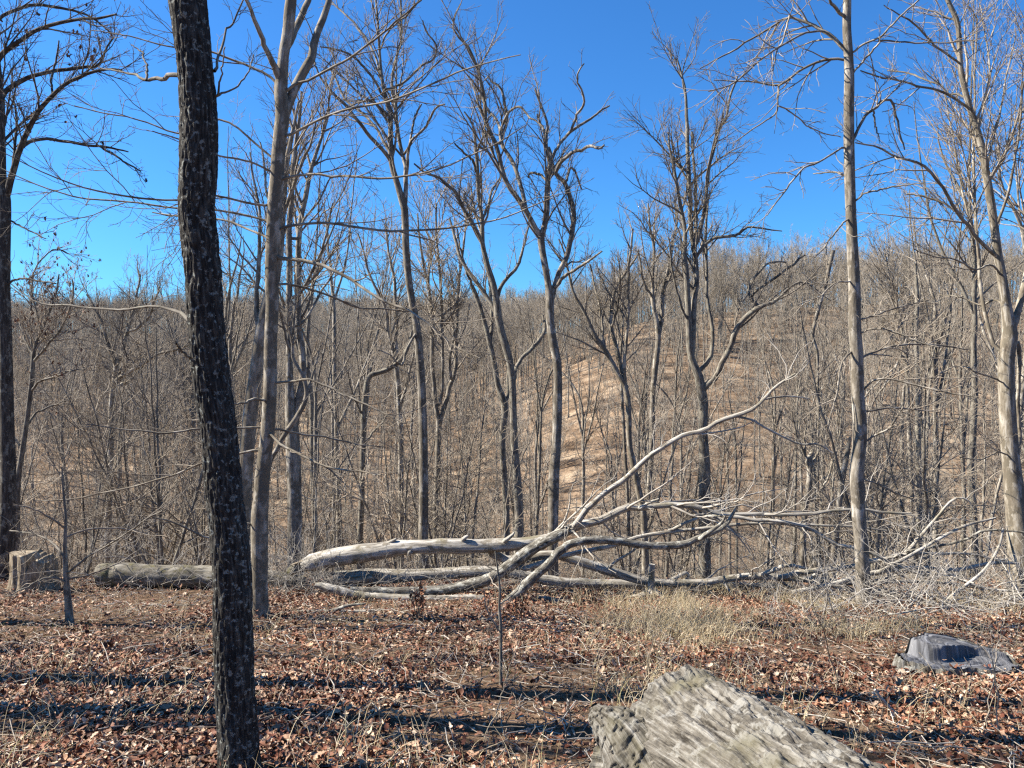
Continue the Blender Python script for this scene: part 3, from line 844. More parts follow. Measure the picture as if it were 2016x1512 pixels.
hero("beech_tree", "big white-barked beech cut by the right frame edge, forking into spreading limbs", "tree", 12.0,
     "2012 1175 50;2010 1120 46;2008 1070 43;2003 1020 40;1997 970 36;1993 930 33;1988 880 31;1984 820 30;1982 770 29;1981 720 29;1983 690 29;1988 662 28;1986 640 24;1983 615 20;1979 590 18;1972 542 17;1964 500 16;1958 451 15;1951 399 15;1941 340 14;1934 295 13;1922 250 12;1910 215 11;1899 174 10.5;1891 132 10;1889 87 9.5;1885 45 9;1872 14 8.5;1861 -10 8;1850 -40 7",
     [("1990 660 20;1997 640 19;2003 615 18;2010 583 17;2020 540 15;2034 480 13;2045 400 11;2050 300 9;2052 180 7;2050 60 5", .6),
      ("1983 700 15;1972 705 13;1965 700 12;1958 685 11;1951 667 10.5;1941 628 10;1931 569 9.5;1927 500 9;1922 450 8.5;1918 390 8;1917 330 7;1916 278 6;1918 200 5;1920 120 4;1924 40 3", 1.0),
      ("1966 508 11;1948 493 10.5;1920 465 10;1903 441 9.5;1878 410 9;1865 382 8.5;1840 347 8;1819 326 7;1792 316 6.5;1764 312 6;1743 299 5.4;1726 288 5;1684 281 3.5", -1.0),
      ("1876 409 6;1868 406 6;1850 397 6;1837 392 6;1810 385 5.6;1785 382 5", .3),
      ("1912 218 7;1906 212 7;1878 194 7;1844 177 6.6;1809 170 6;1778 160 5.4;1733 153 5;1694 139 3.4", -.7),
      ("1906 202 6;1895 190 6;1885 184 6;1868 186 5.8;1851 167 5.4;1819 156 5;1795 146 4.6;1747 139 3.4", .9),
      ("1892 128 6;1888 122 6;1872 111 6;1844 94 5.6;1819 66 5.4;1792 42 5;1770 28 3.6;1740 10 2.6", -.8),
      ("1990 690 14;1998 680 12;2005 674 11;2006 740 10.5;2005 800 10;2008 860 9", .3),
      ("1940 335 7;1950 290 6;1962 250 5.5;1975 190 4.6;1985 130 3.8;2000 70 3", .8),
      ("1958 450 8;1975 410 7.5;1990 360 7;2000 300 6;2008 240 5;2014 160 4", -.8),
      ("1930 290 6;1925 240 5.5;1940 190 5;1948 130 4.4;1940 70 3.6;1930 10 2.8", 1.2),
      ("1920 470 6;1905 420 5.4;1890 350 5;1880 290 4.4;1868 230 3.6;1862 190 2.8", 1.2),
      ("1972 545 6;1950 520 5.6;1920 530 5;1880 510 4.4;1840 505 3.6;1800 490 2.6", -1.0),
      ("1984 610 7;1960 590 6;1930 600 5;1890 585 4;1850 580 3", .8),
      ("1982 760 5;1960 745 4.6;1925 735 4;1890 720 3.4;1850 735 2.5", -.8),
      ("1990 900 5;1965 890 4.4;1930 905 3.8;1890 900 3", -.7)],
     bark='beech', seed=32, thin=.72, dens=.7, ntr=90, S=22, rtip=.0024, flare=.3)

hero("dark_tree", "dark furrowed tree at the left frame edge with arching limbs, beside the cut stump", "tree", 14.9,
     "2 1158 40;6 1120 36;12 1060 32;15 1000 29;16 934 28;14 850 26;12 760 25;11 700 24;10 650 23;8 580 22;8 500 22;9 440 22;9 400 22;7 375 20;3 347 17;3 300 15;2 250 14;2 208 13;-2 150 11;-8 90 9;-14 20 7;-20 -60 5",
     [("12 392 14;18 365 13;24 347 12;38 295 11;45 280 10.5;52 264 10;69 229 9;82 210 8.5;94 194 8;121 170 7.5;149 156 7;180 142 6;215 136 4.5;240 138 3", -.8),
      ("46 288 7;52 283 7;62 277 6.5;76 274 6.5;114 276 6;156 283 5.6;194 288 5;222 292 4;253 299 2.6", .6),
      ("194 287 4.6;210 297 4.4;226 305 4;257 326 3.4;277 337 2.6", -.4),
      ("2 192 10;3 187 9.5;35 163 9;69 149 8;104 141 7.5;146 134 7;187 132 6;200 122 5;206 100 4;225 72 3", .5),
      ("-1 115 9;0 108 9;28 87 8;69 59 7.5;115 45 7;156 38 6;194 35 5;229 28 3.6", -.9),
      ("-4 40 8;0 35 7;35 17 6.6;73 9 6.2;115 16 5.6;150 22 4.6;190 40 3.6;220 66 2.6", .8),
      ("104 185 4.6;100 160 4.2;104 140 4;112 110 3.4;116 80 2.6", .3),
      ("22 350 6;28 300 5.4;32 250 5;30 215 4;24 190 3", .8),
      ("12 560 4.4;40 548 4;70 552 3.6;110 558 2.6", -.7),
      ("8 430 4;40 445 3.6;70 460 2.8;90 470 2", -.4)],
     bark='dark', twig='twig_dark', seed=33, dens=.8, ntr=80, S=18, leaves=120, leaf_size=.09)

hero("forked_tree", "white-limbed forked tree standing between the left stump's tree and the dark oak", "tree", 26.0,
     "211 1080 10;212 1021 10;215 960 10;217 899 10;218 850 10;219 812 10;221 780 10.5;224 760 11;227 740 10.5;229 722 10;222 701 8;215 682 7.5;208 663 7;204 648 6.5;201 635 6;187 608 5;178 590 3.6;170 580 2.6",
     [("228 722 9;234 710 9;240 698 8;247 667 7.5;252 650 7;257 632 6.5;266 600 5;272 570 4;276 540 3", .6),
      ("250 655 6;258 650 6;267 649 6;280 637 5.5;292 625 5;300 608 4.4;306 590 3.6;316 560 2.6", -.8),
      ("225 756 9;227 750 8.5;238 743 8;250 736 7.5;278 719 7;312 698 6;347 687 4.5;370 680 3", -.9),
      ("224 765 8;240 758 7;257 748 6;275 730 5;285 715 3.6", .8)], bark='beech', seed=34, dens=1.4, rtip=.004)

hero("young_tree", "young many-stemmed tree holding withered coppery leaves near the left edge", "tree", 17.0,
     "33 1060 12;34 1000 11;36 941 10;45 882 9.5;51 840 9;56 806 9;61 760 8.5;64 726 8.5;66 700 7;72 672 5.5;83 649 5;94 622 4.6;104 597 4.2;112 570 3.6;116 540 2.6",
     [("64 715 6;62 680 5;60 650 4.6;59 632 4.2;61 590 3.6;60 560 2.6", .6),
      ("68 712 6;85 690 5;100 672 4.6;115 656 4.4;128 630 4;139 604 3.6;143 580 3;142 550 2.4", -.7),
      ("60 770 5;80 750 4.4;110 742 4;140 730 3.4;170 725 2.4", -.6),
      ("52 840 4.6;70 815 4;100 800 3.6;130 790 2.6", .7),
      ("45 885 4.6;25 860 4;5 850 3.4;-15 845 2.6", .4),
      ("66 700 5;50 670 4;40 640 3.4;28 620 2.6", .5),
      ("80 655 4;62 560 3;75 520 2.6;110 490 2.4;135 500 2", .5)], bark='grey', seed=35, dens=2.0, leaves=420, leaf_size=.075, rtip=.0026)

hero("bent_tree", "thin dark tree whose top bends sharply right in front of the tall straight tree", "tree", 20.0,
     "708 1075 11.5;710 1030 11.5;712 986 11.5;713 940 10.9;714 899 10.9;715 855 10.9;716 812 10.9;718 785 10.9;721 764 10.9;723 750 10.9;728 740 10.9;737 736 10.3;747 733 10.3;760 729 9.8;772 722 9.2;784 714 8.6;792 705 8.6;799 693 8.0;803 681 8.0;808 668 6;811 650 4",
     [("722 870 4.6;735 850 4;750 835 3.4;765 815 2.6", .6), ("716 820 4.6;700 790 4;690 760 3.4;684 730 2.6", -.6)], bark='grey', seed=36, dens=.9, rtip=.004)

hero("forked_tree", "narrow twin-stemmed tree close left of the tall straight tree", "tree", 24.0,
     "790 1085 12;790 1020 12;789 951 12;789 900 11;789 847 11;786 800 10;784 760 10;778 708 9;772 685 8;768 667 8;763 640 7.5;761 615 7;751 587 6;737 562 5;723 528 4.4;717 500 3.6;705 460 2.6",
     [("780 715 7;780 660 7;780 622 6.5;778 597 6.5;777 552 5.6;770 520 5;764 490 4;760 450 3", .6),
      ("788 800 6;798 770 5.4;806 735 5;813 705 4.4;816 680 3", -.6)], bark='pale', seed=37, dens=.7, rtip=.004)

hero("forked_tree", "white-stemmed tree splitting into several curved stems behind the rising dead branch", "tree", 19.0,
     "1272 1145 17;1270 1080 14;1267 1014 13;1261 980 13;1254 951 12;1249 925 12;1244 899 12;1240 882 11;1238 840 11;1237 795 11;1234 775 11;1230 758 10.5;1219 740 10;1206 715 9.5;1197 700 9;1188 684 9;1171 660 8;1160 635 7;1147 608 6.5;1129 576 5.5;1119 535 4.4;1112 500 3.6;1100 470 2.6",
     [("1229 752 8;1224 735 8;1219 705 8;1206 656 7.5;1203 640 7;1202 622 7;1209 576 6;1222 550 5.4;1240 528 4.6;1256 500 3.6", .6),
      ("1231 755 7;1229 726 6.5;1233 674 6.5;1237 622 6;1237 552 5.6;1240 500 4.6;1246 450 3.6", -.6),
      ("1189 684 5;1185 640 5;1180 600 4.4;1170 560 4;1162 520 3", .6),
      ("1206 640 5;1216 600 4.4;1222 560 3.6;1218 510 2.6", -.6)], bark='beech', seed=38, dens=.8)

hero("slender_tree", "thin straight pole of a tree close beside the white multi-stemmed tree", "tree", 19.5,
     "1240 1100 7;1238 1050 7;1234 951 7;1230 882 6.5;1227 820 6;1224 770 5.4;1222 700 4.6;1226 640 3.6;1224 590 2.6", [], bark='pale', seed=39, dens=.5, S=8)

hero("forked_tree", "grey tree with dark shaded bark between the white multi-stemmed tree and the Y-shaped tree", "tree", 24.0,
     "1268 1100 10;1271 1040 10;1275 986 10;1279 940 10;1282 899 11;1284 847 11;1285 778 10;1288 745 11;1291 715 12;1294 690 11;1296 667 10;1293 632 9;1286 600 8;1285 560 7;1285 535 6.5;1288 490 5.4;1280 450 4.4;1276 400 3",
     [("1297 665 8;1301 640 8;1304 615 8;1306 569 7;1312 545 6;1317 521 6;1325 480 5;1332 440 4;1330 400 3", .6),
      ("1287 590 5;1270 560 4.6;1262 530 4;1256 490 3", -.6)], bark='pale', seed=40, dens=.7, rtip=.004)

hero("dead_snag", "straight dead pole with a broken tip and no branches, right of the tall side-branched tree", "snag", 24.0,
     "1809 1105 12;1809 1040 12;1809 986 12;1808 920 11;1807 847 10;1807 790 9;1807 743 8;1805 700 7.5;1804 656 7.5;1805 620 7.5;1806 587 8;1804 555 6;1803 540 5.5;1802 519 5",
     [("1807 600 4;1811 580 3;1812 565 2.5", .2)], bark='grey', seed=41, crown=None)

hero("slender_tree", "pale slim tree standing against the dead pole at right", "tree", 26.0,
     "1799 1100 8;1797 1020 8;1793 917 8;1788 812 7.5;1785 708 7;1778 660 6.5;1770 620 6;1762 580 5;1750 540 4;1742 500 3",
     [("1786 720 5;1775 700 4.5;1760 730 4;1740 760 3", -.6), ("1786 700 5;1796 660 4.5;1800 620 4;1812 580 3", .6)], bark='pale', seed=42, dens=1.5, rtip=.004)

hero("dead_snag", "leaning dead stem with a broken white tip, left of the tall side-branched tree", "snag", 22.0,
     "1612 800 5;1610 764 5.5;1610 730 5.5;1609 694 6;1605 680 6;1601 667 6.5;1600 656 7;1602 646 7;1606 628 7;1611 611 7;1618 585 7;1625 562 7.5;1632 530 7.5;1639 500 8;1641 493 7", [], bark='pale', seed=43, crown=None, ntr=30, S=10)

hero("broken_tree", "white splintered trunk snapped at mid height among saplings at right", "tree", 20.0,
     "1580 1110 13;1582 1050 12;1585 1003 11.5;1590 970 12;1594 944 12;1594 920 12;1595 899 11;1600 890 8",
     [("1594 925 7;1602 908 6;1612 890 4;1617 872 3", .2), ("1593 930 6;1588 900 5;1584 870 4;1586 840 2.6", -.2),
      ("1600 985 5;1620 960 4.5;1634 930 4;1640 900 3", .4), ("1592 910 5;1578 880 4.6;1566 850 4;1560 810 2.6", -.4)],
     bark='beech', seed=44, dens=1.2, S=10, grow_trunk=.3)

hero("broken_tree", "short leaning white stem broken off beside the tall side-branched tree", "tree", 18.0,
     "1640 1105 12;1645 1060 12;1649 1020 11.5;1654 975 11.5;1660 934 11;1666 905 10;1670 882 8;1674 860 4", [], bark='beech', seed=45, crown=None, S=10)

# ================================================================= fallen trees and dead wood
def fallen(name, label, cat, base_px, D0, pieces, twig_spec=None, twig_min=.004, seed=50, group=None):
    """pieces: (part name, traced string, D start, drift, material, rough, sides)"""
    rng = np.random.default_rng(seed)
    b = unproj(base_px[0], base_px[1], D0)
    root = tag(empty(name, b), label, cat, group)
    Ps, Rs, aP, aR = [], [], None, None
    for pn, s, Dd, dr, mt, rough, S in pieces:
        P, R = traced(s, Dd, dr, 60 if pn in ('trunk', 'log') else 34, rng, .004 if pn in ('trunk', 'log', 'limb') else 0)
        R = R * (1 + (.05 if pn in ('trunk', 'log', 'limb') else 0) * (vnoise(np.stack([np.arange(len(R)) * .45, 0 * R + seed, 0 * R + Dd], -1)) - .5) * 2)
        if aP is not None and pn != 'cut_face':
            P, R = attach(P, R, aP, aR)
            P, R = resample(P, R, 34)
        mb = MB()
        mb.tubes(P[None], R[None], S, rough, 5, cap=True, stretch=.25)
        po = mb.build(pn, M[mt], root, b)
        aP = P if aP is None else np.vstack([aP, P])
        aR = R if aR is None else np.concatenate([aR, R])
        p2, r2 = resample(P, R, 22)
        if r2[-1] < .035:
            if twig_spec:
                mb = MB()
                grow_crown(mb, p2[None], r2[None], rng, twig_spec, .0024)
                mb.build('twigs', M['dead_twig'], po, b)
    if False and twig_spec and Ps:
        mb = MB()
        grow_crown(mb, np.stack(Ps), np.stack(Rs), rng, twig_spec, .0024)
        mb.build('twigs', M['dead_twig'], root, b)
    return root

DEADTW = [dict(cnt=2.6, t0=.4, ang=.7, lf=(.12, .4), up=.0, trop=-.01, wig=.22, k=8, rf=.5, lmin=.3, lmax=1.5, S=4),
          dict(cnt=2.6, t0=.15, ang=.75, lf=(.3, .6), up=.0, trop=-.01, wig=.25, k=6, rf=.7, lmin=.15, lmax=.8),
          dict(cnt=4.0, t0=.2, ang=.7, lf=(.3, .6), up=.0, trop=.0, wig=.25, k=4, rf=.8, lmin=.08, lmax=.4)]

fallen("fallen_tree", "big pale dead tree lying across the ridge edge, one long limb rising right", "fallen tree", (594, 1112), 13.0, [
    ('trunk', "596 1112 20;604 1110 28;612 1108 33;650 1099 36;699 1091 38;751 1084 34;803 1078 29;872 1075 30;942 1075 28;1011 1071 24;1053 1066 22;1085 1060 21;1102 1052 21;1133 1036 18;1160 1030 17;1185 1023 16;1213 1008 15;1240 998 14;1255 1000 13;1273 999 12;1321 995 11;1370 998 11;1410 1011 10;1443 1013 9;1503 1013 8;1564 1013 7;1605 1011 6.5;1637 1005 6;1698 1003 5.5;1738 1009 5;1795 1011 4", 13.0, -.9, 'dead', .20, 26),
    ('broken_base', "566 1128 10;578 1122 22;594 1116 33;615 1110 38;640 1103 38;668 1096 34", 13.02, -.02, 'dead_moss', .45, 26),
    ('splinter', "573 1112 2;590 1108 8;610 1104 14;632 1101 20", 12.95, 0, 'cut_pale', .25, 8),
    ('splinter', "578 1124 2;595 1121 9;618 1114 16;640 1107 22", 13.02, 0, 'dead_rough', .25, 8),
    ('limb', "1131 1036 13;1136 1028 12.5;1150 1010 12;1164 995 12;1185 974 11.5;1220 950 11;1240 935 11;1260 915 10.5;1290 890 10.5;1316 873 10;1344 858 9.5;1389 847 9;1406 833 8.5;1448 819 8.5;1483 806 7.5;1503 788 6.5;1521 767 6;1542 750 5.5;1566 736 4", 12.3, -1.0, 'dead', .06, 10),
    ('limb', "1448 820 5.5;1465 823 5;1483 828 5;1510 844 4.6;1552 865 4.4;1580 875 4;1611 875 3.6;1640 892 2.6", 11.6, -.2, 'dead', .06, 7),
    ('limb', "1495 797 4.4;1503 788 4;1520 783 4;1538 781 3.8;1566 781 3.4;1594 785 2.4", 11.5, .3, 'dead', .06, 6),
    ('limb', "1262 1000 8;1273 993 7;1285 987 5;1297 982 3", 12.3, -.1, 'dead', .1, 6),
    ('limb', "963 1086 18;972 1094 17;985 1100 17;997 1104 17;1020 1104 18;1050 1096 18;1074 1088 17;1095 1090 17;1116 1098 18;1140 1105 20;1168 1114 21;1202 1125 20;1234 1134 18;1255 1141 17;1277 1146 16;1310 1148 15;1342 1148 15;1402 1146 14;1431 1138 14;1483 1134 15;1544 1137 14;1605 1142 12.5;1665 1146 11;1706 1149 9;1767 1145 7;1848 1147 6.5;1929 1157 6;2016 1181 5;2060 1195 4", 12.9, -.7, 'dead', .08, 14),
    ('limb', "1700 1150 9;1706 1156 8;1767 1169 7.5;1827 1179 7;1890 1180 6;1950 1176 5;2020 1190 4", 12.5, -.6, 'dead_rough', .1, 8),
    ('limb', "1545 1136 11;1560 1131 11;1589 1125 11;1637 1120 10;1686 1112 10;1726 1102 9.5;1767 1094 9;1787 1086 8;1803 1067 7;1812 1055 6.5;1823 1043 6;1848 1015 5.5;1864 995 5;1884 980 4.5;1905 984 3.6;1915 1000 2.6", 12.4, -.6, 'dead', .06, 9),
    ('limb', "1776 1092 7;1800 1090 6.5;1827 1090 6;1868 1090 6;1908 1090 5.5;1949 1100 5;1989 1104 4.5;2040 1110 3.5", 12.0, .6, 'dead', .06, 7),
    ('limb', "1786 1087 6;1815 1080 5.5;1848 1075 5.5;1880 1068 5.2;1908 1059 5;1933 1045 5;1993 1045 4;2040 1052 3", 12.0, -.5, 'dead_rough', .06, 7),
    ('limb', "1405 1012 8;1423 1015 8;1450 1018 7.5;1483 1023 7.5;1544 1027 7.5;1575 1034 7.5;1597 1041 7.5;1621 1057 7.5;1649 1073 7;1686 1079 7;1718 1090 6.5;1746 1106 6;1787 1122 5.5;1819 1132 4", 12.4, -.8, 'dead', .06, 8),
    ('limb', "1018 1124 11;1032 1120 11;1070 1108 11;1095 1098 10.5;1123 1091 10;1157 1084 9.5;1202 1076 9;1225 1069 8.5;1249 1059 8;1280 1052 7.5;1317 1047 7.5;1374 1041 7;1443 1033 6.5;1503 1029 6;1548 1031 5.5;1625 1035 5;1686 1037 4.5;1746 1045 3.4", 12.7, -.3, 'dead', .06, 9),
    ('limb', "1312 1047 6.5;1330 1040 6.5;1346 1031 6.5;1378 1019 6.5;1400 1016 6;1419 1015 5.5;1440 1012 4", 12.6, -.4, 'dead', .06, 7),
    ('limb', "1500 1131 9;1512 1127 9;1530 1120 9;1544 1114 8.5;1564 1114 7;1590 1120 5", 12.5, -.3, 'dead', .08, 8),
    ('limb', "1600 1134 9;1615 1127 9;1630 1122 8;1645 1117 7;1661 1109 5", 12.5, -.3, 'dead', .08, 8),
    ('limb', "1340 1147 7;1355 1137 7;1350 1128 8;1335 1135 8;1320 1142 8", 12.8, -.1, 'dead', .08, 8),
    ('limb', "1195 1122 7;1205 1112 6.5;1218 1102 6;1232 1094 5;1250 1082 4;1262 1070 3", 12.7, -.3, 'dead', .08, 7),
    ('knot', "806 1086 9;808 1088 10;809 1089 8;809 1090 4", 12.75, -.05, 'dead', .05, 8),
    ('stub', "995 1064 9;1003 1058 8;1010 1052 6;1013 1047 3", 12.6, -.02, 'dead', .05, 7),
    ('stub', "912 1062 9;918 1057 7;922 1055 4", 12.7, -.02, 'dead', .05, 7),
    ('stub', "765 1070 9;775 1064 7;780 1060 3", 12.85, -.02, 'dead', .05, 7),
], DEADTW, seed=51)

fallen("fallen_limb", "rough-barked dead limb crossing in front of the big fallen tree at a slant", "fallen branch", (692, 1158), 12.1, [
    ('log', "690 1160 10;720 1163 14;760 1164 16;803 1164 17;866 1162 18;907 1155 21;952 1144 23;987 1127 24;1005 1113 25;1022 1099 26;1053 1078 23;1075 1066 22;1100 1054 21;1116 1046 14", 12.0, .1, 'dead_rough', .16, 18),
], None, seed=52)

fallen("fallen_limb", "curved rough-barked dead limb, its foot propped in the leaves, arching right to a broken point", "fallen branch", (987, 1193), 11.5, [
    ('log', "985 1195 13;1000 1184 17;1015 1172 19;1046 1141 19;1065 1124 18;1081 1110 18;1102 1085 17;1133 1068 16;1185 1063 16;1254 1071 15;1289 1075 15;1338 1073 15;1360 1066 13;1382 1057 12;1419 1041 10;1432 1030 8;1439 1019 7;1449 997 4", 11.5, .3, 'dead_rough', .14, 16),
    ('stub', "1380 1060 9;1400 1045 9;1420 1030 6;1428 1015 3", 11.65, -.1, 'dead_rough', .1, 8),
], None, seed=53)

fallen("fallen_log", "mossy log lying at left, between the cut stump and the dark oak", "log", (198, 1150), 13.3, [
    ('log', "198 1134 46;210 1133 48;240 1133 48;300 1134 47;360 1135 46;420 1137 46;480 1139 43;540 1143 38;585 1147 32;600 1148 26", 13.4, .1, 'dead_moss', .08, 24),
    ('cut_face', "196.5 1134 42;198.5 1134 45", 13.4, 0, 'cut_pale', .08, 24),
], None, seed=54)

fallen("fallen_log", "long straight log under the big fallen tree, splintered at its left end", "log", (640, 1140), 13.1, [
    ('log', "660 1140 32;690 1139 34;734 1136 33;780 1134 28;831 1132 24;890 1128 23;940 1125 22;987 1126 21;1030 1133 20;1060 1139 19;1130 1147 18;1260 1152 18;1400 1153 15;1540 1154 10", 13.15, -.15, 'dead', .1, 18),
    ('splinter', "630 1146 4;660 1145 10;700 1142 16;735 1139 18", 12.98, -.05, 'cut_pale', .25, 9),
    ('splinter', "640 1128 3;665 1131 8;700 1131 12;740 1130 14", 13.1, 0, 'dead_rough', .25, 8),
    ('splinter', "655 1151 3;680 1152 8;710 1149 12;740 1145 12", 12.95, 0, 'dead_rough', .25, 8),
], None, seed=55)

fallen("fallen_log", "flat grey log half sunk in leaves in front of the slanting rough limb", "log", (636, 1155), 12.0, [
    ('log', "622 1152 10;650 1158 17;699 1171 17;750 1176 16;803 1178 15;850 1179 14;890 1178 13;942 1177 13;955 1178 11", 12.0, -.2, 'dead', .15, 14),
], None, seed=56)

fallen("fallen_log", "short dark-ended log piece lying below the curved rough limb", "log", (1074, 1180), 11.5, [
    ('log', "1062 1177 9;1080 1181 13;1105 1187 15;1130 1193 16", 11.6, -.2, 'dead_rough', .12, 12),
], None, seed=57)

for i, (s, D, lab, mt) in enumerate([
    ("281 1227 4;310 1240 5;333 1252 5;352 1262 4.4;382 1284 4", 9.3, "white bare stick lying in the leaves between the sapling and the dark oak", 'dead'),
    ("575 1218 5;600 1208 9;640 1205 9;690 1192 6;720 1188 4", 10.6, "dark rotten branch lying just right of the smooth beech's foot", 'dead_rough'),
    ("672 1208 5;700 1205 7;735 1202 6;752 1200 3", 10.7, "pale rotten branch next to the dark one beside the beech", 'dead'),
    ("585 1452 5;600 1458 7;615 1462 6;628 1470 4", 5.0, "short white stick in the leaves right of the dark oak's foot", 'dead'),
    ("280 1193 3.4;310 1190 4;345 1196 4;385 1192 3", 11.2, "thin forked stick lying in front of the mossy log", 'dead'),
    ("1095 1225 4;1120 1229 5;1150 1234 5;1180 1240 3", 9.4, "long dead stick lying in the shade stripe below the short log piece", 'dead_rough'),
    ("1430 1205 4;1490 1207 5;1560 1208 5;1640 1210 4", 10.4, "pale straight stick lying in the dry grass in front of the brush pile", 'dead'),
    ("1722 1358 6;1735 1375 6;1755 1395 6;1790 1425 6;1800 1440 5;1802 1512 5", 5.4, "thin dead branch, kinked, standing in the leaves at bottom right", 'dead'),
    ("1778 1420 9;1795 1430 12;1812 1440 12;1822 1448 7", 5.7, "stubby grey branch piece at the foot of the kinked dead branch", 'cut'),
]):
    P, R = traced(s, D, 0, 20, RNG, .004)
    ra = float(R.max())
    gz = height(P[:, 0], P[:, 1])
    if i not in (7,):
        P[:, 2] = np.maximum(P[:, 2], gz + R * .6)
    mb = MB()
    mb.tubes(P[None], R[None], 7, .1, 5, cap=True)
    if i in (0, 4, 7):
        TP, TR = spawn(P[None], R[None], RNG, 3 if i == 7 else 4, ang=.7, lf=(.2, .5), up=.1, wig=.15, k=6, rf=.6, rtip=.002)
        mb.tubes(TP, TR, 4)
    o = mb.build('fallen_branch', M[mt])
    tag(o, lab, "branch", None)

fallen("fallen_branch", "bleached forked branch lying low across the heap, in front of the white-barked beech", "branch", (1660, 1160), 11.6, [
    ('branch', "1560 1166 9;1640 1150 10;1720 1128 10;1800 1118 9;1880 1122 8;1960 1108 7;2040 1112 5", 11.6, .3, 'dead', .06, 8),
    ('fork', "1730 1127 8;1790 1095 7;1850 1060 6.5;1900 1035 6;1960 1020 4", 11.65, .4, 'dead', .06, 8),
    ('fork', "1850 1120 7;1900 1145 6;1950 1160 5.5;2030 1165 4", 11.75, -.3, 'dead', .06, 8),
], None, seed=58)
fallen("fallen_branch", "bleached crooked branch rising from the heap, right of the tall side-branched tree", "branch", (1640, 1235), 10.4, [
    ('branch', "1835 1232 6;1850 1200 7;1880 1168 7;1905 1150 6.5;1940 1120 6;1965 1080 5;1975 1040 3.5", 10.6, .4, 'dead', .06, 8),
    ('fork', "1880 1168 6;1865 1195 5.5;1845 1218 5;1822 1236 4", 10.7, -.2, 'dead', .06, 7),
], None, seed=59)

# ---------------------------------------------------------------- stumps
def stump(name, label, cx, cy, rad, topz_fn, flare, mt_side, mt_top, seed, squash=1.0, rings=70, S=140, irr=.05):
    rng = np.random.default_rng(seed)
    gz = float(height(cx, cy))
    root = tag(empty(name, (cx, cy, gz)), label, "stump")
    th = np.linspace(0, 2 * math.pi, S, endpoint=False)
    outline = 1 + .10 * np.cos(3 * th + rng.random() * 6) + .07 * np.cos(5 * th + rng.random() * 6) + irr * (fbm(np.stack([np.cos(th) * 3, np.sin(th) * 3, 0 * th + seed], -1), 4) - .5)
    rr = np.linspace(0, 1, rings)
    X = np.outer(rr, np.cos(th) * outline) * rad
    Y = np.outer(rr, np.sin(th) * outline) * rad * squash
    Z = topz_fn(X, Y) + .020 * (fbm(np.stack([X * 6, Y * 45, X * 0], -1), 4) - .5) - .025 * np.clip(1 - np.abs(2 * fbm(np.stack([X * 3, Y * 14, X * 0 + 3], -1), 3) - 1) * 7, 0, 1)
    # top
    top = MB()
    b = np.arange(rings - 1)[:, None] * S
    j = np.arange(S); jn = (j + 1) % S
    q = np.stack([b + j, b + jn, b + S + jn, b + S + j], -1).reshape(-1, 4)
    top.raw(np.stack([X, Y, Z], -1).reshape(-1, 3), q[:, ::-1], None, np.stack([np.hypot(X, Y) + .04 * fbm(np.stack([X * 6, Y * 6, X * 0], -1), 3), Z * 0, .05 * np.arctan2(Y, X)], -1).reshape(-1, 3))
    top.build('cut_face', M[mt_top], root)
    # side
    n = 26
    t = np.linspace(0, 1, n)[:, None]
    zt = Z[-1][None, :] + .006
    z = zt * (1 - t) - .15 * t
    lob = .5 + .5 * np.cos(4 * th + 1.0)
    hgt = np.maximum(z, 0)
    f = 1.02 + flare * np.exp(-np.maximum(z, -.1) / .12) * (.5 + lob)[None, :]
    rel = .12 * (fbm(np.stack([np.cos(th) * 9 + 0 * z, np.sin(th) * 9 + 0 * z, z * 6], -1), 4) - .5)
    f = f + rel * sstep(0, .1, t)
    SX = X[-1][None, :] * f
    SY = Y[-1][None, :] * f
    side = MB()
    b = np.arange(n - 1)[:, None] * S
    q = np.stack([b + j, b + jn, b + S + jn, b + S + j], -1).reshape(-1, 4)
    side.raw(np.stack([SX, SY, z], -1).reshape(-1, 3), q[:, ::-1], None, np.stack([SX, SY, z], -1).reshape(-1, 3))
    side.build('bark', M[mt_side], root)
    return root, gz

# low two-level stump at right
c = unproj(1878, 1318, 7.0)
def top_right(X, Y):
    hi = .26 - .12 * sstep(-.3, .55, X)
    lo = .11 - .03 * X
    stepy = .02 + .16 * X
    s = sstep(-.012, .012, Y - stepy - .05 * np.sin(X * 9)) * sstep(-.34, -.29, X + .05 * np.sin(Y * 14))
    low2 = .17 * sstep(-.52, -.30, X) * .25
    return lo * (1 - s) + hi * s + low2 * 0
stump("stump", "wide low stump with a grey weathered two-level cut top, at right in the leaves", float(c[0]), 6.95, .49, top_right, .10, 'dead_rough', 'cut', 61, .55, irr=.5)
c = unproj(72, 1140, 13.0)
def top_left(X, Y):
    hi = .66 - .05 * X
    lo = .50 - .25 * np.maximum(X, 0)
    s = sstep(.02, -.04, X)
    notch = .22 * np.exp(-((X - .06) / .05) ** 2) * sstep(.2, -.1, Y)
    return hi * s + (lo + .12) * (1 - s) - notch + .03 * np.sin(X * 40) * sstep(0, .1, X)
stump("stump", "tall pale cut stump with a notched top beside the dark furrowed tree", float(c[0]), 12.9, .33, top_left, .22, 'cut_pale', 'cut_pale', 62, .8, irr=.35)

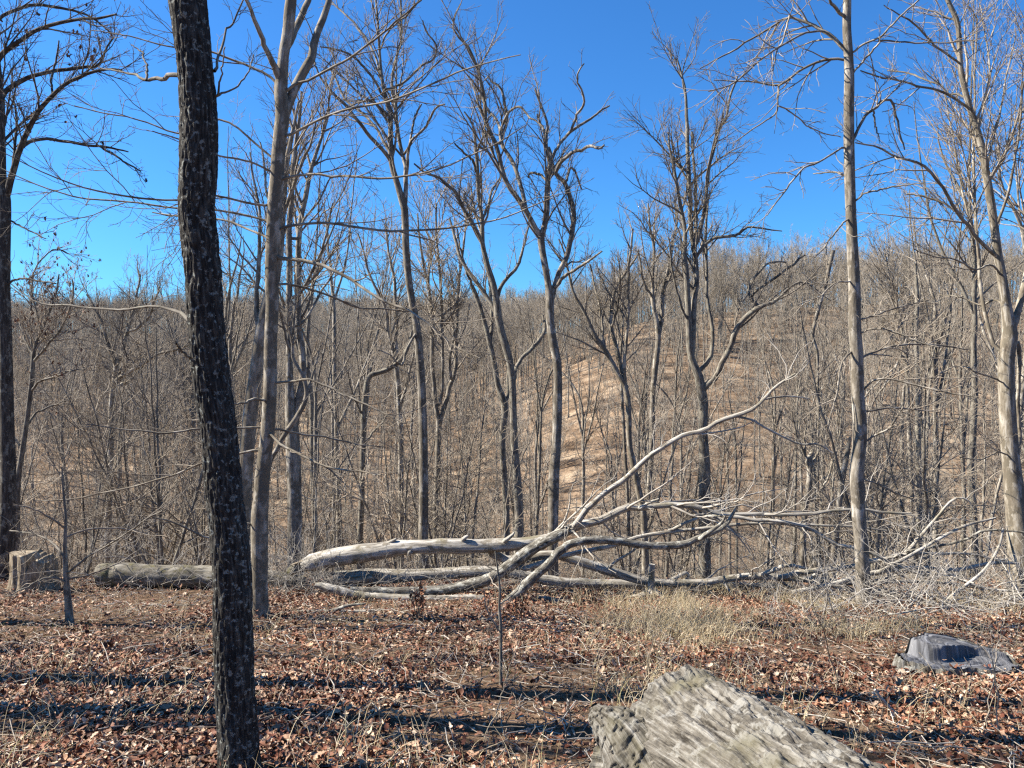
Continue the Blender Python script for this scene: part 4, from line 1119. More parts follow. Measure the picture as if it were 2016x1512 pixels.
# small dead snag stub behind the curved limb, roots gripping the ground
def snag_stub():
    rng = np.random.default_rng(63)
    D = 12.2
    P, R = traced("1285 1170 20;1283 1164 16;1282 1150 13;1283 1135 12.5;1283 1122 12;1284 1111 12", D, 0, 30, rng)
    b = P[0].copy(); b[2] = float(height(b[0], b[1]))
    P[0, 2] = min(P[0, 2], b[2] - .05)
    root = tag(empty("stump", b), "thin broken stub with splayed roots, standing before the long limb of the fallen tree", "stump")
    mb = MB(); mb.tubes(P[None], R[None], 14, .12, 5, cap=True); mb.build('trunk', M['dead'], root, b)
    for a in (2.9, 3.6, 4.4, 5.4, 6.1):
        l = rng.uniform(.3, .55)
        t = np.linspace(0, 1, 10)
        p = np.stack([b[0] + np.cos(a) * l * t, b[1] + np.sin(a) * l * t, b[2] + .12 * (1 - t) ** 2 - .03 * t + .02], -1)
        mb = MB(); mb.tubes(p[None], (.045 * (1 - t) + .012 * t)[None], 8, .1, 5); mb.build('root', M['dead'], root, b)
snag_stub()

# ---------------------------------------------------------------- the big lichen-grey log at the bottom right
def near_log():
    rng = np.random.default_rng(64)
    A = np.array([0.80, 3.82]); B = np.array([1.19, 2.2])
    K, S = 420, 360
    t = np.linspace(0, 1, K)
    ax = np.stack([A[0] + (B[0] - A[0]) * t, A[1] + (B[1] - A[1]) * t], -1)
    r = .41 - .05 * t
    gz = height(ax[:, 0], ax[:, 1])
    cz = gz[0] * (1 - t) + gz[-1] * t + r * .62 + .07
    d = norm(np.array([B[0] - A[0], B[1] - A[1], 0.0]))
    side = np.array([-d[1], d[0], 0.0])
    th = np.linspace(0, 2 * math.pi, S, endpoint=False)
    L = np.linalg.norm(B - A)
    bk = np.stack([np.broadcast_to(np.cos(th) * .4, (K, S)), np.broadcast_to(np.sin(th) * .4, (K, S)), np.broadcast_to((t * L)[:, None], (K, S))], -1)
    wv = bk + .05 * np.stack([vnoise(bk * 5), vnoise(bk * 5 + 31), vnoise(bk * 5 + 57)], -1)
    rid = 1 - np.abs(2 * fbm(wv * np.array([20, 20, 5]), 4) - 1) * 2.0
    pl = fbm(wv * np.array([38, 38, 17]), 4)
    big = fbm(bk * np.array([3.5, 3.5, 2.0]) + 5, 3) - .5
    # buttress swelling at the left far end
    butt = .30 * np.exp(-t[:, None] / .18) * np.clip(np.cos(th - 3.0), 0, 1)[None, :] ** 4 + .12 * np.exp(-t[:, None] / .25) * np.clip(np.cos(th - 1.75), 0, 1)[None, :] ** 6
    crk = np.clip(1 - np.abs(2 * fbm(wv * np.array([9, 9, 1.6]) + 3, 3) - 1) * 5, 0, 1)
    fine = fbm(wv * np.array([110, 110, 40]), 3)
    groove = np.clip(1 - np.abs(2 * fbm(wv * np.array([30, 30, 3.2]) + 21, 4) - 1) * 3.2, 0, 1)
    flk = sstep(.45, .56, fbm(wv * np.array([85, 85, 30]) + 9, 4))
    rr = r[:, None] * (1 + butt) + .05 * big - .006 * flk - .022 * crk + .006 * fine - .014 * groove + .02 * pl
    # ragged torn end
    rag = .35 * (fbm(np.stack([np.cos(th) * 3, np.sin(th) * 3, th * 0 + 8], -1), 4) - .5)
    shift = (.4 * rag + .30 * (1 - np.cos(th)) * .5)[None, :] * np.exp(-t[:, None] / .25)
    c3 = np.stack([ax[:, 0], ax[:, 1], cz], -1)
    V = c3[:, None, :] + rr[..., None] * (side * np.cos(th)[:, None] + np.array([0, 0, 1.0]) * np.sin(th)[:, None])[None] + d * shift[..., None]
    base = np.array([A[0], A[1], float(gz[0])])
    root = tag(empty("fallen_log", base), "massive lichen-grey log with flaking bark, in the foreground at bottom right", "log")
    mb = MB()
    b = np.arange(K - 1)[:, None] * S
    j = np.arange(S); jn = (j + 1) % S
    mb.raw(V.reshape(-1, 3), np.stack([b + j, b + jn, b + S + jn, b + S + j], -1).reshape(-1, 4), None, bk.reshape(-1, 3))
    # torn root lobe on the near left of the end
    lp, lr = traced("1168 1392 22;1186 1412 64;1220 1446 110;1258 1494 140;1300 1570 165;1340 1680 180", 3.62, -.62, 190, rng)
    S2 = 130
    mb2 = MB(); mb2.tubes(lp[None], lr[None], S2, 0, cap=True)
    v = mb2.v[0]; cen = np.repeat(lp, S2, 0)
    out = norm(v - cen)
    mb2.v[0] = v + out * (.10 * (fbm(v * 6, 3) - .5) + .014 * (fbm(v * 40, 3) - .5) - .012 * sstep(.5, .6, fbm(v * np.array([40, 40, 14]), 3)))[:, None]
    mb2.build('root_lobe', M['logbark'], root, base)
    mb.build('bark', M['logbark'], root, base)
    mb = MB()
    n = 14
    f = np.linspace(1, 0, n)[:, None, None]
    E = V[0][None] * f + (c3[0] + d * .5)[None, None] * (1 - f) + .03 * (fbm(V[0][None] * 14 + f * 6, 3)[..., None] - .5) * d * (f < .99)
    b = np.arange(n - 1)[:, None] * S
    mb.raw(E.reshape(-1, 3), np.stack([b + j, b + S + j, b + S + jn, b + jn], -1).reshape(-1, 4), None, E.reshape(-1, 3))
    mb.build('broken_end', M['dead_rough'], root, base)
near_log()

# ---------------------------------------------------------------- saplings and weeds in the foreground
SAP = [dict(cnt=6.0, t0=.35, ang=1.0, lf=(.25, .6), up=.1, trop=.02, wig=.16, k=8, rf=.55, lmin=.25, lmax=1.3, S=4, flat=.5, tipfall=.4),
       dict(cnt=5.0, t0=.15, ang=.75, lf=(.25, .55), up=.05, trop=.0, wig=.2, k=5, rf=.7, lmin=.12, lmax=.6, flat=.6),
       dict(cnt=5.0, t0=.2, ang=.7, lf=(.3, .5), up=.03, trop=.0, wig=.2, k=4, rf=.8, lmin=.06, lmax=.25)]
hero("sapling", "small crooked sapling with wide white twigs standing in the leaves left of the dark oak", "sapling", 9.6,
     "139 1245 20;137 1225 16;135 1195 14;132 1160 11.5;130 1136 10;129 1100 8.5;128 1074 7;129 1045 6;130 1022 5;127 990 4.4;124 960 3.6;122 920 2.8",
     [("131 1130 5;150 1115 4.6;175 1095 4.2;210 1075 3.8;250 1050 3.4;290 1020 3;320 1005 2.4", -.8),
      ("129 1100 5;115 1080 4.2;95 1062 3.8;60 1050 3.4;20 1045 2.6", .7),
      ("132 1150 5;118 1140 4;90 1138 3.6;60 1152 3;20 1172 2.2", -.6),
      ("129 1060 4.4;160 1045 4;200 1040 3.4;250 1042 2.8;300 1055 2.2", .6),
      ("129 1040 4;100 1020 3.6;60 1000 3;25 995 2.2", -.5),
      ("131 1140 4.4;160 1135 4;195 1125 3.4;240 1105 2.8;270 1085 2.2", .4)],
     bark='grey', seed=71, crown=SAP, dens=.8, S=12, rtip=.002, grow_trunk=.6, flare=.3)
hero("sapling", "thin grey sapling standing alone in the leaves below the fallen limbs, near the middle", "sapling", 6.3,
     "986 1362 8;986 1340 7;986 1284 6.4;986 1232 6;983 1197 5.4;984 1165 4.6;982 1140 4;979 1115 3.4;975 1085 2.6",
     [("985 1245 3.6;972 1225 3.2;960 1205 3;955 1185 2.6;953 1160 2", -.3), ("984 1190 3.4;1005 1175 3;1020 1160 2.6;1028 1140 2", .3), ("984 1160 3;970 1145 2.6;962 1130 2.2", .2)],
     bark='grey', seed=72, crown=SAP, dens=.55, S=8, rtip=.0013, grow_trunk=.5, flare=.2)
for i, (px, py, D, h, lab) in enumerate([(945, 1335, 6.6, .55, "short bare stem standing left of the thin grey sapling"),
                                         (973, 1415, 5.3, .55, "dark bare stem standing in front of the thin grey sapling"),
                                         (1258, 1345, 6.4, .5, "dark bare stem standing left of the massive log"),
                                         (1115, 1470, 4.8, .45, "bent bare stem close to the left side of the massive log"),
                                         (1945, 1460, 5.1, .75, "thin pale stem in front of the two-level stump, farther left of two"),
                                         (1962, 1500, 4.8, .7, "thin pale stem in front of the two-level stump, nearer of two"),
                                         (1665, 1370, 6.0, .9, "thin bare shoot between the massive log and the two-level stump"),
                                         (1530, 1210, 9.5, 1.0, "bare shoot in the dry grass in front of the fallen limbs"),
                                         (1320, 1195, 10.6, .8, "bare shoot beside the thin broken stub"),
                                         (1450, 1190, 10.8, .9, "bare shoot in the dry grass right of the broken stub")]):
    rng = np.random.default_rng(80 + i)
    p = unproj(px, py, D)
    p[2] = float(height(p[0], p[1])) - .02
    t = np.linspace(0, 1, 14)
    P = p + np.stack([np.cumsum(rng.normal(0, .012, 14)) + t * rng.normal(0, .12), np.cumsum(rng.normal(0, .01, 14)), t * h], -1)
    R = .0055 * (1 - t) + .0022 * t
    mb = MB(); mb.tubes(P[None], R[None], 5)
    TP, TR = spawn(P[None], R[None], rng, 6, t0=.3, ang=.8, lf=(.2, .5), up=.1, wig=.15, k=6, rf=.6, rtip=.0015)
    mb.tubes(TP, TR, 3)
    TP, TR = spawn(TP, TR, rng, 3, t0=.3, ang=.8, lf=(.2, .5), up=.1, wig=.15, k=4, rf=.6, rtip=.0012)
    mb.tubes(TP, TR, 3)
    tag(mb.build("bare_shoot", M['twig' if i % 3 else 'twig_dark']), lab, "shoot", None)

# reddish withered weed clump in the middle of the leaves
def weed(px, py, D, n, h, lab, seed):
    rng = np.random.default_rng(seed)
    b = unproj(px, py, D); b[2] = float(height(b[0], b[1]))
    root = tag(empty("weed_clump", b), lab, "weed")
    t = np.linspace(0, 1, 8)
    a = rng.uniform(0, 6.28, n); sp = rng.uniform(.02, .25, n)
    hh = h * rng.uniform(.5, 1, n)
    P = np.stack([np.cos(a)[:, None] * sp[:, None] * t, np.sin(a)[:, None] * sp[:, None] * t, hh[:, None] * t], -1) + b + rng.normal(0, .008, (n, 8, 3))
    mb = MB(); mb.tubes(P, np.full((n, 8), .003), 4); mb.build('stems', M['twig_dark'], root, b)
    mb = MB(); leaves_on(P, rng, n * 9, .05, mb); mb.build('leaves', M['copper_leaf'], root, b, smooth=False)
weed(822, 1238, 9.7, 16, .45, "reddish withered weed clump in front of the weathered log", 91)
weed(1020, 1228, 9.9, 8, .35, "small reddish withered weed by the foot of the curved limb", 92)

# ================================================================= the wood in the valley and on the far slope
def gen_tree(seed, h, r0, lod, lean=.03, fork=None, spread=1.0):
    """returns (trunk MB, crown MB) with the foot at the origin"""
    rng = np.random.default_rng(seed)
    k = 26
    t = np.linspace(0, 1, k)
    az = rng.uniform(0, 6.28)
    P = np.stack([np.cos(az) * lean * h * t, np.sin(az) * lean * h * t, h * t - .4], -1)
    P[:, :2] += np.cumsum(rng.normal(0, .012 * h / 16, (k, 2)), 0) * 1.6
    P[:, 2] = h * t * (1 - .17 * sstep(.5, 1, t)) - .4
    P[:, :2] += (rng.normal(0, .07, 2) * h * sstep(.55, 1, t)[:, None] ** 1.5)
    R = r0 * (1 - t) ** .75 + .012
    R[:3] *= np.array([1.35, 1.15, 1.04])
    tr = MB()
    tr.tubes(P[None], R[None], 9 if lod == 0 else 6 if lod == 1 else 5, .05)
    limbs_P, limbs_R = [P[None, 10:][:, :16]], [R[None, 10:][:, :16]]
    nf = 2 if fork is None else fork
    if nf:
        FP, FR = spawn(P[None], R[None], rng, nf, t0=.36, t1=.66, ang=.42, lf=(.42, .6), up=.25, trop=.07, wig=.05, k=16, rf=.72, rtip=.012, lmax=99, tipfall=.2)
        tr.tubes(FP, FR, 7 if lod == 0 else 5)
        limbs_P.append(FP); limbs_R.append(FR)
    LP = np.concatenate(limbs_P); LR = np.concatenate(limbs_R)
    cr = MB()
    rt = (.0045, .007, .011)[lod]
    B1, Q1 = spawn(LP, LR, rng, (9, 9, 9)[lod], t0=.15, t1=.99, ang=.68, lf=(.2 * spread, .42 * spread), up=.32, trop=.06, wig=.13, k=9, rf=.5, rtip=rt * 1.5, lmin=1.0, lmax=4.5, tipfall=.25)
    cr.tubes(B1, Q1, 4 if lod < 2 else 3)
    B2, Q2 = spawn(B1, Q1, rng, (2.6, 2.4, 2.3)[lod], t0=.12, ang=.65, lf=(.25, .5), up=.16, trop=.05, wig=.15, k=6, rf=.65, rtip=rt * 1.2, lmin=.35, lmax=2.2)
    cr.tubes(B2, Q2, 3)
    B3, Q3 = spawn(B2, Q2, rng, (4.0, 3.6, 3.0)[lod], t0=.15, ang=.6, lf=(.3, .6), up=.1, trop=.04, wig=.16, k=5 if lod < 2 else 4, rf=.75, rtip=rt, lmin=.22, lmax=1.2)
    cr.tubes(B3, Q3, 3)
    if lod == 0:
        B4, Q4 = spawn(B3, Q3, rng, 4.0, t0=.2, ang=.6, lf=(.3, .6), up=.08, trop=.03, wig=.18, k=4, rf=.8, rtip=rt * .85, lmin=.12, lmax=.6)
        cr.tubes(B4, Q4, 3)
    return tr, cr

def gen_sapling(seed, h, r0, lod):
    rng = np.random.default_rng(seed)
    k = 20
    t = np.linspace(0, 1, k)
    ns = rng.integers(1, 4)
    P0, R0 = [], []
    for s in range(ns):
        az = rng.uniform(0, 6.28); ln = rng.uniform(.05, .38)
        P = np.stack([np.cos(az) * ln * h * t, np.sin(az) * ln * h * t, h * t * rng.uniform(.75, 1) - .2], -1)
        P[:, :2] += np.cumsum(rng.normal(0, .02, (k, 2)), 0)
        P0.append(P); R0.append(r0 * (1 - t) ** .8 * rng.uniform(.7, 1) + .006)
    P0, R0 = np.stack(P0), np.stack(R0)
    tr = MB(); tr.tubes(P0, R0, 6 if lod < 2 else 4, .05)
    cr = MB()
    rt = (.0032, .005, .009)[lod]
    B1, Q1 = spawn(P0, R0, rng, 2.6, t0=.12, ang=1.0, lf=(.2, .5), up=.1, trop=.025, wig=.14, k=8, rf=.5, rtip=rt * 1.4, lmin=.4, lmax=2.4, flat=.6)
    cr.tubes(B1, Q1, 3)
    B2, Q2 = spawn(B1, Q1, rng, 3.0, t0=.12, ang=.75, lf=(.25, .5), up=.06, trop=.02, wig=.18, k=6, rf=.65, rtip=rt * 1.2, lmin=.25, lmax=1.1, flat=.7)
    cr.tubes(B2, Q2, 3)
    B3, Q3 = spawn(B2, Q2, rng, 4.0, t0=.15, ang=.7, lf=(.3, .6), up=.05, trop=.02, wig=.2, k=4, rf=.75, rtip=rt, lmin=.14, lmax=.6)
    cr.tubes(B3, Q3, 3)
    return tr, cr

def place(x, y):
    return float(x), float(y), float(height(x, y))

FOREST = np.random.default_rng(404)
def scatter(n, y0, y1, half, density_bias=1.0, min_az=None):
    """n random spots inside the view wedge between two depths"""
    u = FOREST.random(n)
    y = np.sqrt(y0 ** 2 + (y1 ** 2 - y0 ** 2) * u)
    x = (FOREST.random(n) * 2 - 1) * half * y
    return x, y

# prototypes with parts: tree > trunk, crown
def proto_tree(seed, h, r0, lod, bark, twig, name, spread=1.0, fork=None):
    tr, cr = gen_tree(seed, h, r0, lod, FOREST.uniform(.01, .06), fork, spread)
    root = empty(name, (0, 0, 0))
    tr.build('trunk', M[bark], root)
    cr.build('crown', M[twig], root)
    return root

def proto_sapling(seed, h, r0, lod, bark, twig):
    tr, cr = gen_sapling(seed, h, r0, lod)
    root = empty("sapling", (0, 0, 0))
    tr.build('trunk', M[bark], root)
    cr.build('crown', M[twig], root)
    return root

def clone(root):
    r = root.copy()
    COL.objects.link(r)
    for ch in root.children:
        c2 = ch.copy()
        COL.objects.link(c2)
        c2.parent = r
    return r

used = set()
def put(root, x, y, s, label, cat, group):
    o = root if root.name not in used else clone(root)
    used.add(root.name); used.add(o.name)
    o.location = place(x, y)
    o.rotation_euler = (FOREST.normal(0, .03), FOREST.normal(0, .03), FOREST.uniform(0, 6.28))
    o.scale = (s, s, s * FOREST.uniform(.92, 1.1))
    return tag(o, label, cat, group)

near_protos = [proto_tree(200 + i, h, r, 0, b, 'twig', "bare_tree", sp, f) for i, (h, r, b, sp, f) in enumerate([
    (17, .10, 'grey', 1.0, 2), (20, .12, 'pale', .9, 2), (15, .08, 'pale', 1.0, 3), (19, .11, 'grey', 1.1, 2), (21, .12, 'pale', .9, 3), (14, .07, 'grey', .8, 2)])]
mid_protos = [proto_tree(220 + i, h, r, 1, b, 'far', "bare_tree", sp, f) for i, (h, r, b, sp, f) in enumerate([
    (18, .11, 'grey', 1.15, 2), (20, .13, 'pale', 1.1, 2), (16, .10, 'pale', 1.2, 3), (19, .12, 'grey', 1.15, 3), (15, .09, 'grey', 1.0, 2)])]
sap_protos = [proto_sapling(240 + i, h, r, 0, b, 'twig') for i, (h, r, b) in enumerate([(5, .03, 'pale'), (7, .042, 'grey'), (4, .024, 'pale'), (8.5, .05, 'beech'), (6, .035, 'grey')])]

NH = [17, 20, 15, 19, 21, 14]
TOPS = [(-400, 520, 600), (330, 500, 580), (400, 420, 520), (470, 270, 480), (700, 320, 540), (760, 470, 580), (1000, 500, 600), (1090, 500, 600),
        (1160, 410, 560), (1340, 420, 570), (1400, 470, 570), (1700, 470, 570), (1820, 380, 520), (1900, 120, 480), (2400, 80, 480)]
def fit_scale(x, y, h):
    px = 1008 + FPX * x / y
    lo = np.interp(px, [t[0] for t in TOPS], [t[1] for t in TOPS]); hi = np.interp(px, [t[0] for t in TOPS], [t[2] for t in TOPS])
    ztop = CAMZ + (700 - FOREST.uniform(lo, hi)) / FPX * y
    return float((ztop - height(x, y)) / h)
x, y = scatter(330, 24, 64, .72)
n_near = 0
for i in range(len(x)):
    k = i % 6
    s = fit_scale(x[i], y[i], NH[k])
    if s < .5 or n_near >= 62:
        continue
    n_near += 1
    put(near_protos[k], x[i], y[i], min(s, 1.2), "bare leafless tree standing on the steep slope below the fallen trees", "tree", "bare trees on the slope below the ridge edge")
for px, top, D in ((1925, -60, 22), (1850, 160, 27), (1990, -20, 30), (440, 260, 30), (470, 235, 27), (625, 225, 30), (665, 250, 33), (700, 290, 36), (1900, 90, 33)):
    k = FOREST.integers(0, 6)
    xx = (px - 1008) / FPX * D
    sc_ = (CAMZ + (700 - top) / FPX * D - float(height(xx, D))) / NH[k]
    put(near_protos[k], xx, D, min(sc_, 1.35), "bare leafless tree standing on the steep slope below the fallen trees", "tree", "bare trees on the slope below the ridge edge")
x, y = scatter(150, 66, 140, .70)
for i in range(len(x)):
    put(mid_protos[i % 5], x[i], y[i], FOREST.uniform(.7, 1.1), "bare leafless tree standing on the far brown hillside across the valley", "tree", "bare trees on the far hillside")
x, y = scatter(115, 15.2, 46, .74)
for i in range(len(x)):
    s = FOREST.uniform(.55, 1.15)
    put(sap_protos[i % 5], x[i], y[i], s, "thin twiggy sapling growing among the trees below the ridge edge", "sapling", "saplings in the undergrowth below the ridge edge")

# trees standing left of the frame; their shadows stripe the leaves
def tall_pole(seed, h, r0):
    rng = np.random.default_rng(seed)
    t = np.linspace(0, 1, 26)
    P = np.stack([.02 * h * t + np.cumsum(rng.normal(0, .015, 26)), np.cumsum(rng.normal(0, .015, 26)), h * t - .4], -1)
    R = r0 * (1 - t) ** .7 + .012
    tr = MB(); tr.tubes(P[None], R[None], 9, .05)
    cr = MB()
    B1, Q1 = spawn(P[None, 16:], R[None, 16:], rng, 9, t0=.1, ang=.7, lf=(.35, .6), up=.3, trop=.05, wig=.12, k=9, rf=.5, rtip=.008, lmax=3.5)
    cr.tubes(B1, Q1, 4)
    B2, Q2 = spawn(B1, Q1, rng, 2.0, t0=.2, ang=.65, lf=(.25, .5), up=.16, k=6, rf=.65, rtip=.005, lmax=1.6)
    cr.tubes(B2, Q2, 3)
    root = empty("bare_tree", (0, 0, 0))
    tr.build('trunk', M['grey'], root)
    cr.build('crown', M['twig'], root)
    return root
shade_proto = tall_pole(260, 19, .15)
for i, (px, pyy) in enumerate([(-5.6, 5.75), (-6.6, 6.75), (-10.5, 10.05), (-19, 9.3), (-17, 6.6)]):
    o = put(shade_proto, px, pyy, FOREST.uniform(.9, 1.1), "bare tree standing left of the view, shading the leaves in stripes", "tree", "bare trees left of the view")
    o.rotation_euler = (0, 0, 0)

# everything farther away: a wood nobody could count
def woodland(name, protos, x, y, smin, smax, kind_label, cat):
    coll = bpy.data.collections.new(name + "_kinds")
    for p in protos:
        coll.objects.link(p)
    me = bpy.data.meshes.new(name)
    n = len(x)
    me.vertices.add(n)
    me.vertices.foreach_set("co", np.stack([x, y, height(x, y)], -1).astype(np.float32).ravel())
    for nm, ty, val in (("rot", 'FLOAT_VECTOR', np.stack([FOREST.normal(0, .03, n), FOREST.normal(0, .03, n), FOREST.uniform(0, 6.28, n)], -1)),
                        ("siz", 'FLOAT', FOREST.uniform(smin, smax, n)), ("idx", 'INT', FOREST.integers(0, len(protos), n))):
        a = me.attributes.new(nm, ty, 'POINT')
        a.data.foreach_set("vector" if ty == 'FLOAT_VECTOR' else "value", np.ascontiguousarray(val, np.int32 if ty == 'INT' else np.float32).ravel())
    o = bpy.data.objects.new(name, me)
    COL.objects.link(o)
    ng = bpy.data.node_groups.new(name, 'GeometryNodeTree')
    ng.interface.new_socket("Geometry", in_out='INPUT', socket_type='NodeSocketGeometry')
    ng.interface.new_socket("Geometry", in_out='OUTPUT', socket_type='NodeSocketGeometry')
    gi = ng.nodes.new("NodeGroupInput"); go = ng.nodes.new("NodeGroupOutput")
    ip = ng.nodes.new("GeometryNodeInstanceOnPoints")
    ci = ng.nodes.new("GeometryNodeCollectionInfo")
    ci.inputs["Collection"].default_value = coll
    ci.inputs["Separate Children"].default_value = True
    ci.inputs["Reset Children"].default_value = True
    ip.inputs["Pick Instance"].default_value = True
    def attr(nm, ty):
        a = ng.nodes.new("GeometryNodeInputNamedAttribute")
        a.data_type = ty
        a.inputs["Name"].default_value = nm
        return [s for s in a.outputs if s.enabled and s.name == "Attribute"][0]
    ng.links.new(gi.outputs[0], ip.inputs["Points"])
    ng.links.new(ci.outputs[0], ip.inputs["Instance"])
    ng.links.new(attr("idx", 'INT'), ip.inputs["Instance Index"])
    ng.links.new(attr("rot", 'FLOAT_VECTOR'), ip.inputs["Rotation"])
    ng.links.new(attr("siz", 'FLOAT'), ip.inputs["Scale"])
    ng.links.new(ip.outputs[0], go.inputs[0])
    md = o.modifiers.new("scatter", 'NODES')
    md.node_group = ng
    return tag(o, kind_label, cat, None, 'stuff')

def proto_mesh(gen, bark):
    tr, cr = gen
    a, b = tr.build('wood', M[bark]), cr.build('wood', M['far'])
    # one mesh with two materials
    tv = len(a.data.vertices)
    me = a.data
    for mb_ in (tr,):
        pass
    m2 = MB()
    m2.v, m2.b, m2.q, m2.t, m2.n = list(tr.v), list(tr.b), list(tr.q), list(tr.t), tr.n
    nq = sum(len(q) for q in tr.q)
    for arr, bb in zip(cr.v, cr.b):
        m2.v.append(arr); m2.b.append(bb)
    for q in cr.q:
        m2.q.append(q + tr.n)
    m2.n += cr.n
    o = m2.build('wood', M[bark])
    o.data.materials.append(M['far'])
    mi = np.ones(len(o.data.polygons), np.int32)
    mi[:nq] = 0
    o.data.polygons.foreach_set("material_index", mi)
    for d in (a, b):
        mm = d.data
        bpy.data.objects.remove(d)
        bpy.data.meshes.remove(mm)
    COL.objects.unlink(o)
    return o

far_p = [proto_mesh(gen_tree(300 + i, h, r, 2, .03, f, sp), b) for i, (h, r, b, f, sp) in enumerate([
    (16, .13, 'grey', 3, 1.35), (18, .14, 'pale', 2, 1.3), (15, .11, 'grey', 3, 1.4), (17, .13, 'pale', 3, 1.4), (18, .14, 'grey', 2, 1.3), (14, .10, 'pale', 3, 1.3)])]
shrub_p = [proto_mesh(gen_sapling(320 + i, h, r, 1), 'pale') for i, (h, r) in enumerate([(5, .03), (7, .045), (4, .026), (8, .05)])]
fshrub_p = [proto_mesh(gen_sapling(330 + i, h, r, 2), 'pale') for i, (h, r) in enumerate([(5, .035), (7, .05), (8, .05)])]

x, y = scatter(6400, 90, 380, .74)
az = x / y
keep = (y > 138) | (FOREST.random(len(x)) < .25)
keep &= ~((az > .16) & (y > 260))
keep &= FOREST.random(len(x)) < np.where(az < .05, 1.0, np.where(y < 165, .72, 1.0))
woodland("far_wood", far_p, x[keep], y[keep], .75, 1.05, "grey bare woodland covering the far hills and the ridge line", "woodland")
x, y = scatter(380, 16.5, 62, .76)
woodland("undergrowth", shrub_p, x, y, .5, 1.1, "tangle of thin bare saplings filling the slope behind the fallen trees", "undergrowth")
x, y = scatter(2300, 62, 240, .74)
woodland("hillside_undergrowth", fshrub_p, x, y, .5, 1.15, "thin bare undergrowth scattered over the far hillside", "undergrowth")

# ================================================================= the forest floor
LIT = np.random.default_rng(77)
def floor_points(n, y0=2.2, y1=15.0, half=.74, pw=1.0):
    y = y0 + (y1 - y0) * LIT.random(n) ** pw
    x = (LIT.random(n) * 2 - 1) * (half * y + .3)
    return x, y

def leaf_litter():
    x, y = floor_points(240000, 2.0, 15.2, .74, 1.15)
    p3 = np.stack([x, y, x * 0], -1)
    dens = fbm(p3 * np.array([.55, .8, 1]) + 3, 3)
    # leafy drifts and barer, twiggy patches
    keep = LIT.random(len(x)) < np.clip(.25 + 2.6 * (dens - .40), .12, 1)
    x, y = x[keep], y[keep]
    z = height(x, y) + LIT.gamma(1.6, .016, len(x))
    mb = MB()
    add_leaves(mb, np.stack([x, y, z], -1), LIT, .030 + LIT.random(len(x)) ** 1.7 * .046)
    tag(mb.build("leaf_litter", M['leaf'], smooth=False), "curled brown oak leaves covering the forest floor", "leaf litter", None, 'stuff')
leaf_litter()

def grass(n, mask, name, mt, label, hh=(.08, .34)):
    x, y = floor_points(n, 2.2, 15.0, .74)
    keep = LIT.random(len(x)) < mask(x, y)
    x, y = x[keep], y[keep]
    n = len(x)
    k = 5
    t = np.linspace(0, 1, k)
    a = LIT.uniform(0, 6.28, n); ln = LIT.uniform(.15, .9, n); h = LIT.uniform(*hh, n)
    P = np.stack([x[:, None] + np.cos(a)[:, None] * (ln * h)[:, None] * t ** 1.8, y[:, None] + np.sin(a)[:, None] * (ln * h)[:, None] * t ** 1.8,
                  height(x, y)[:, None] - .01 + h[:, None] * (t - .35 * t ** 2.5 * ln[:, None])], -1)
    R = np.broadcast_to(.0028 * (1 - t) + .0007, (n, k))
    mb = MB(); mb.tubes(P, R, 3)
    tag(mb.build(name, M[mt], smooth=True), label, "grass", None, 'stuff')

def dry_mask(x, y):
    px = 1008 + FPX * x / y
    nz = fbm(np.stack([x * .9, y * .9, x * 0 + 2], -1), 3)
    band = sstep(1080, 1500, px) * sstep(2050, 1750, px) * sstep(6.6, 9.6, y) * sstep(14.5, 12.5, y)
    patch = sstep(1100, 1250, px) * sstep(1420, 1300, px) * sstep(5, 6, y) * sstep(10, 8, y)
    n2 = fbm(np.stack([x * 3.1 + 4, y * 3.1, x * 0 + 8], -1), 3)
    return np.clip((.08 * sstep(.45, .6, nz) + 1.3 * band * sstep(.36, .6, nz) + .15 * patch * sstep(.38, .55, nz)) * (.15 + sstep(.4, .6, n2)), 0, 1)
grass(150000, dry_mask, "dry_grass", 'grass', "tufts of dry straw-coloured grass on the forest floor")
def green_mask(x, y):
    nz = fbm(np.stack([x * 1.3 + 20, y * 1.3, x * 0 + 5], -1), 3)
    return np.clip(.55 * sstep(.60, .68, nz), 0, 1)
grass(26000, green_mask, "green_grass", 'green', "low tufts of yellow-green grass and moss on the forest floor", (.03, .10))

def twig_litter():
    x, y = floor_points(9500, 2.4, 15.0, .74)
    n = len(x)
    k = 5
    a = LIT.uniform(0, 6.28, n); L = LIT.gamma(2, .09, n) + .05
    t = np.linspace(-.5, .5, k)
    xx = x[:, None] + np.cos(a)[:, None] * L[:, None] * t
    yy = y[:, None] + np.sin(a)[:, None] * L[:, None] * t
    tl = LIT.normal(0, .15, n)
    zz = height(x, y)[:, None] + .02 + LIT.gamma(1.5, .012, n)[:, None] + tl[:, None] * L[:, None] * t
    P = np.stack([xx, yy, zz], -1) + LIT.normal(0, .006, (n, k, 3))
    r = LIT.uniform(.0013, .0045, n)
    mb = MB(); mb.tubes(P, np.broadcast_to(r[:, None], (n, k)), 4)
    tag(mb.build("twig_litter", M['litter']), "small dead twigs scattered over the leaves", "twigs", None, 'stuff')
twig_litter()

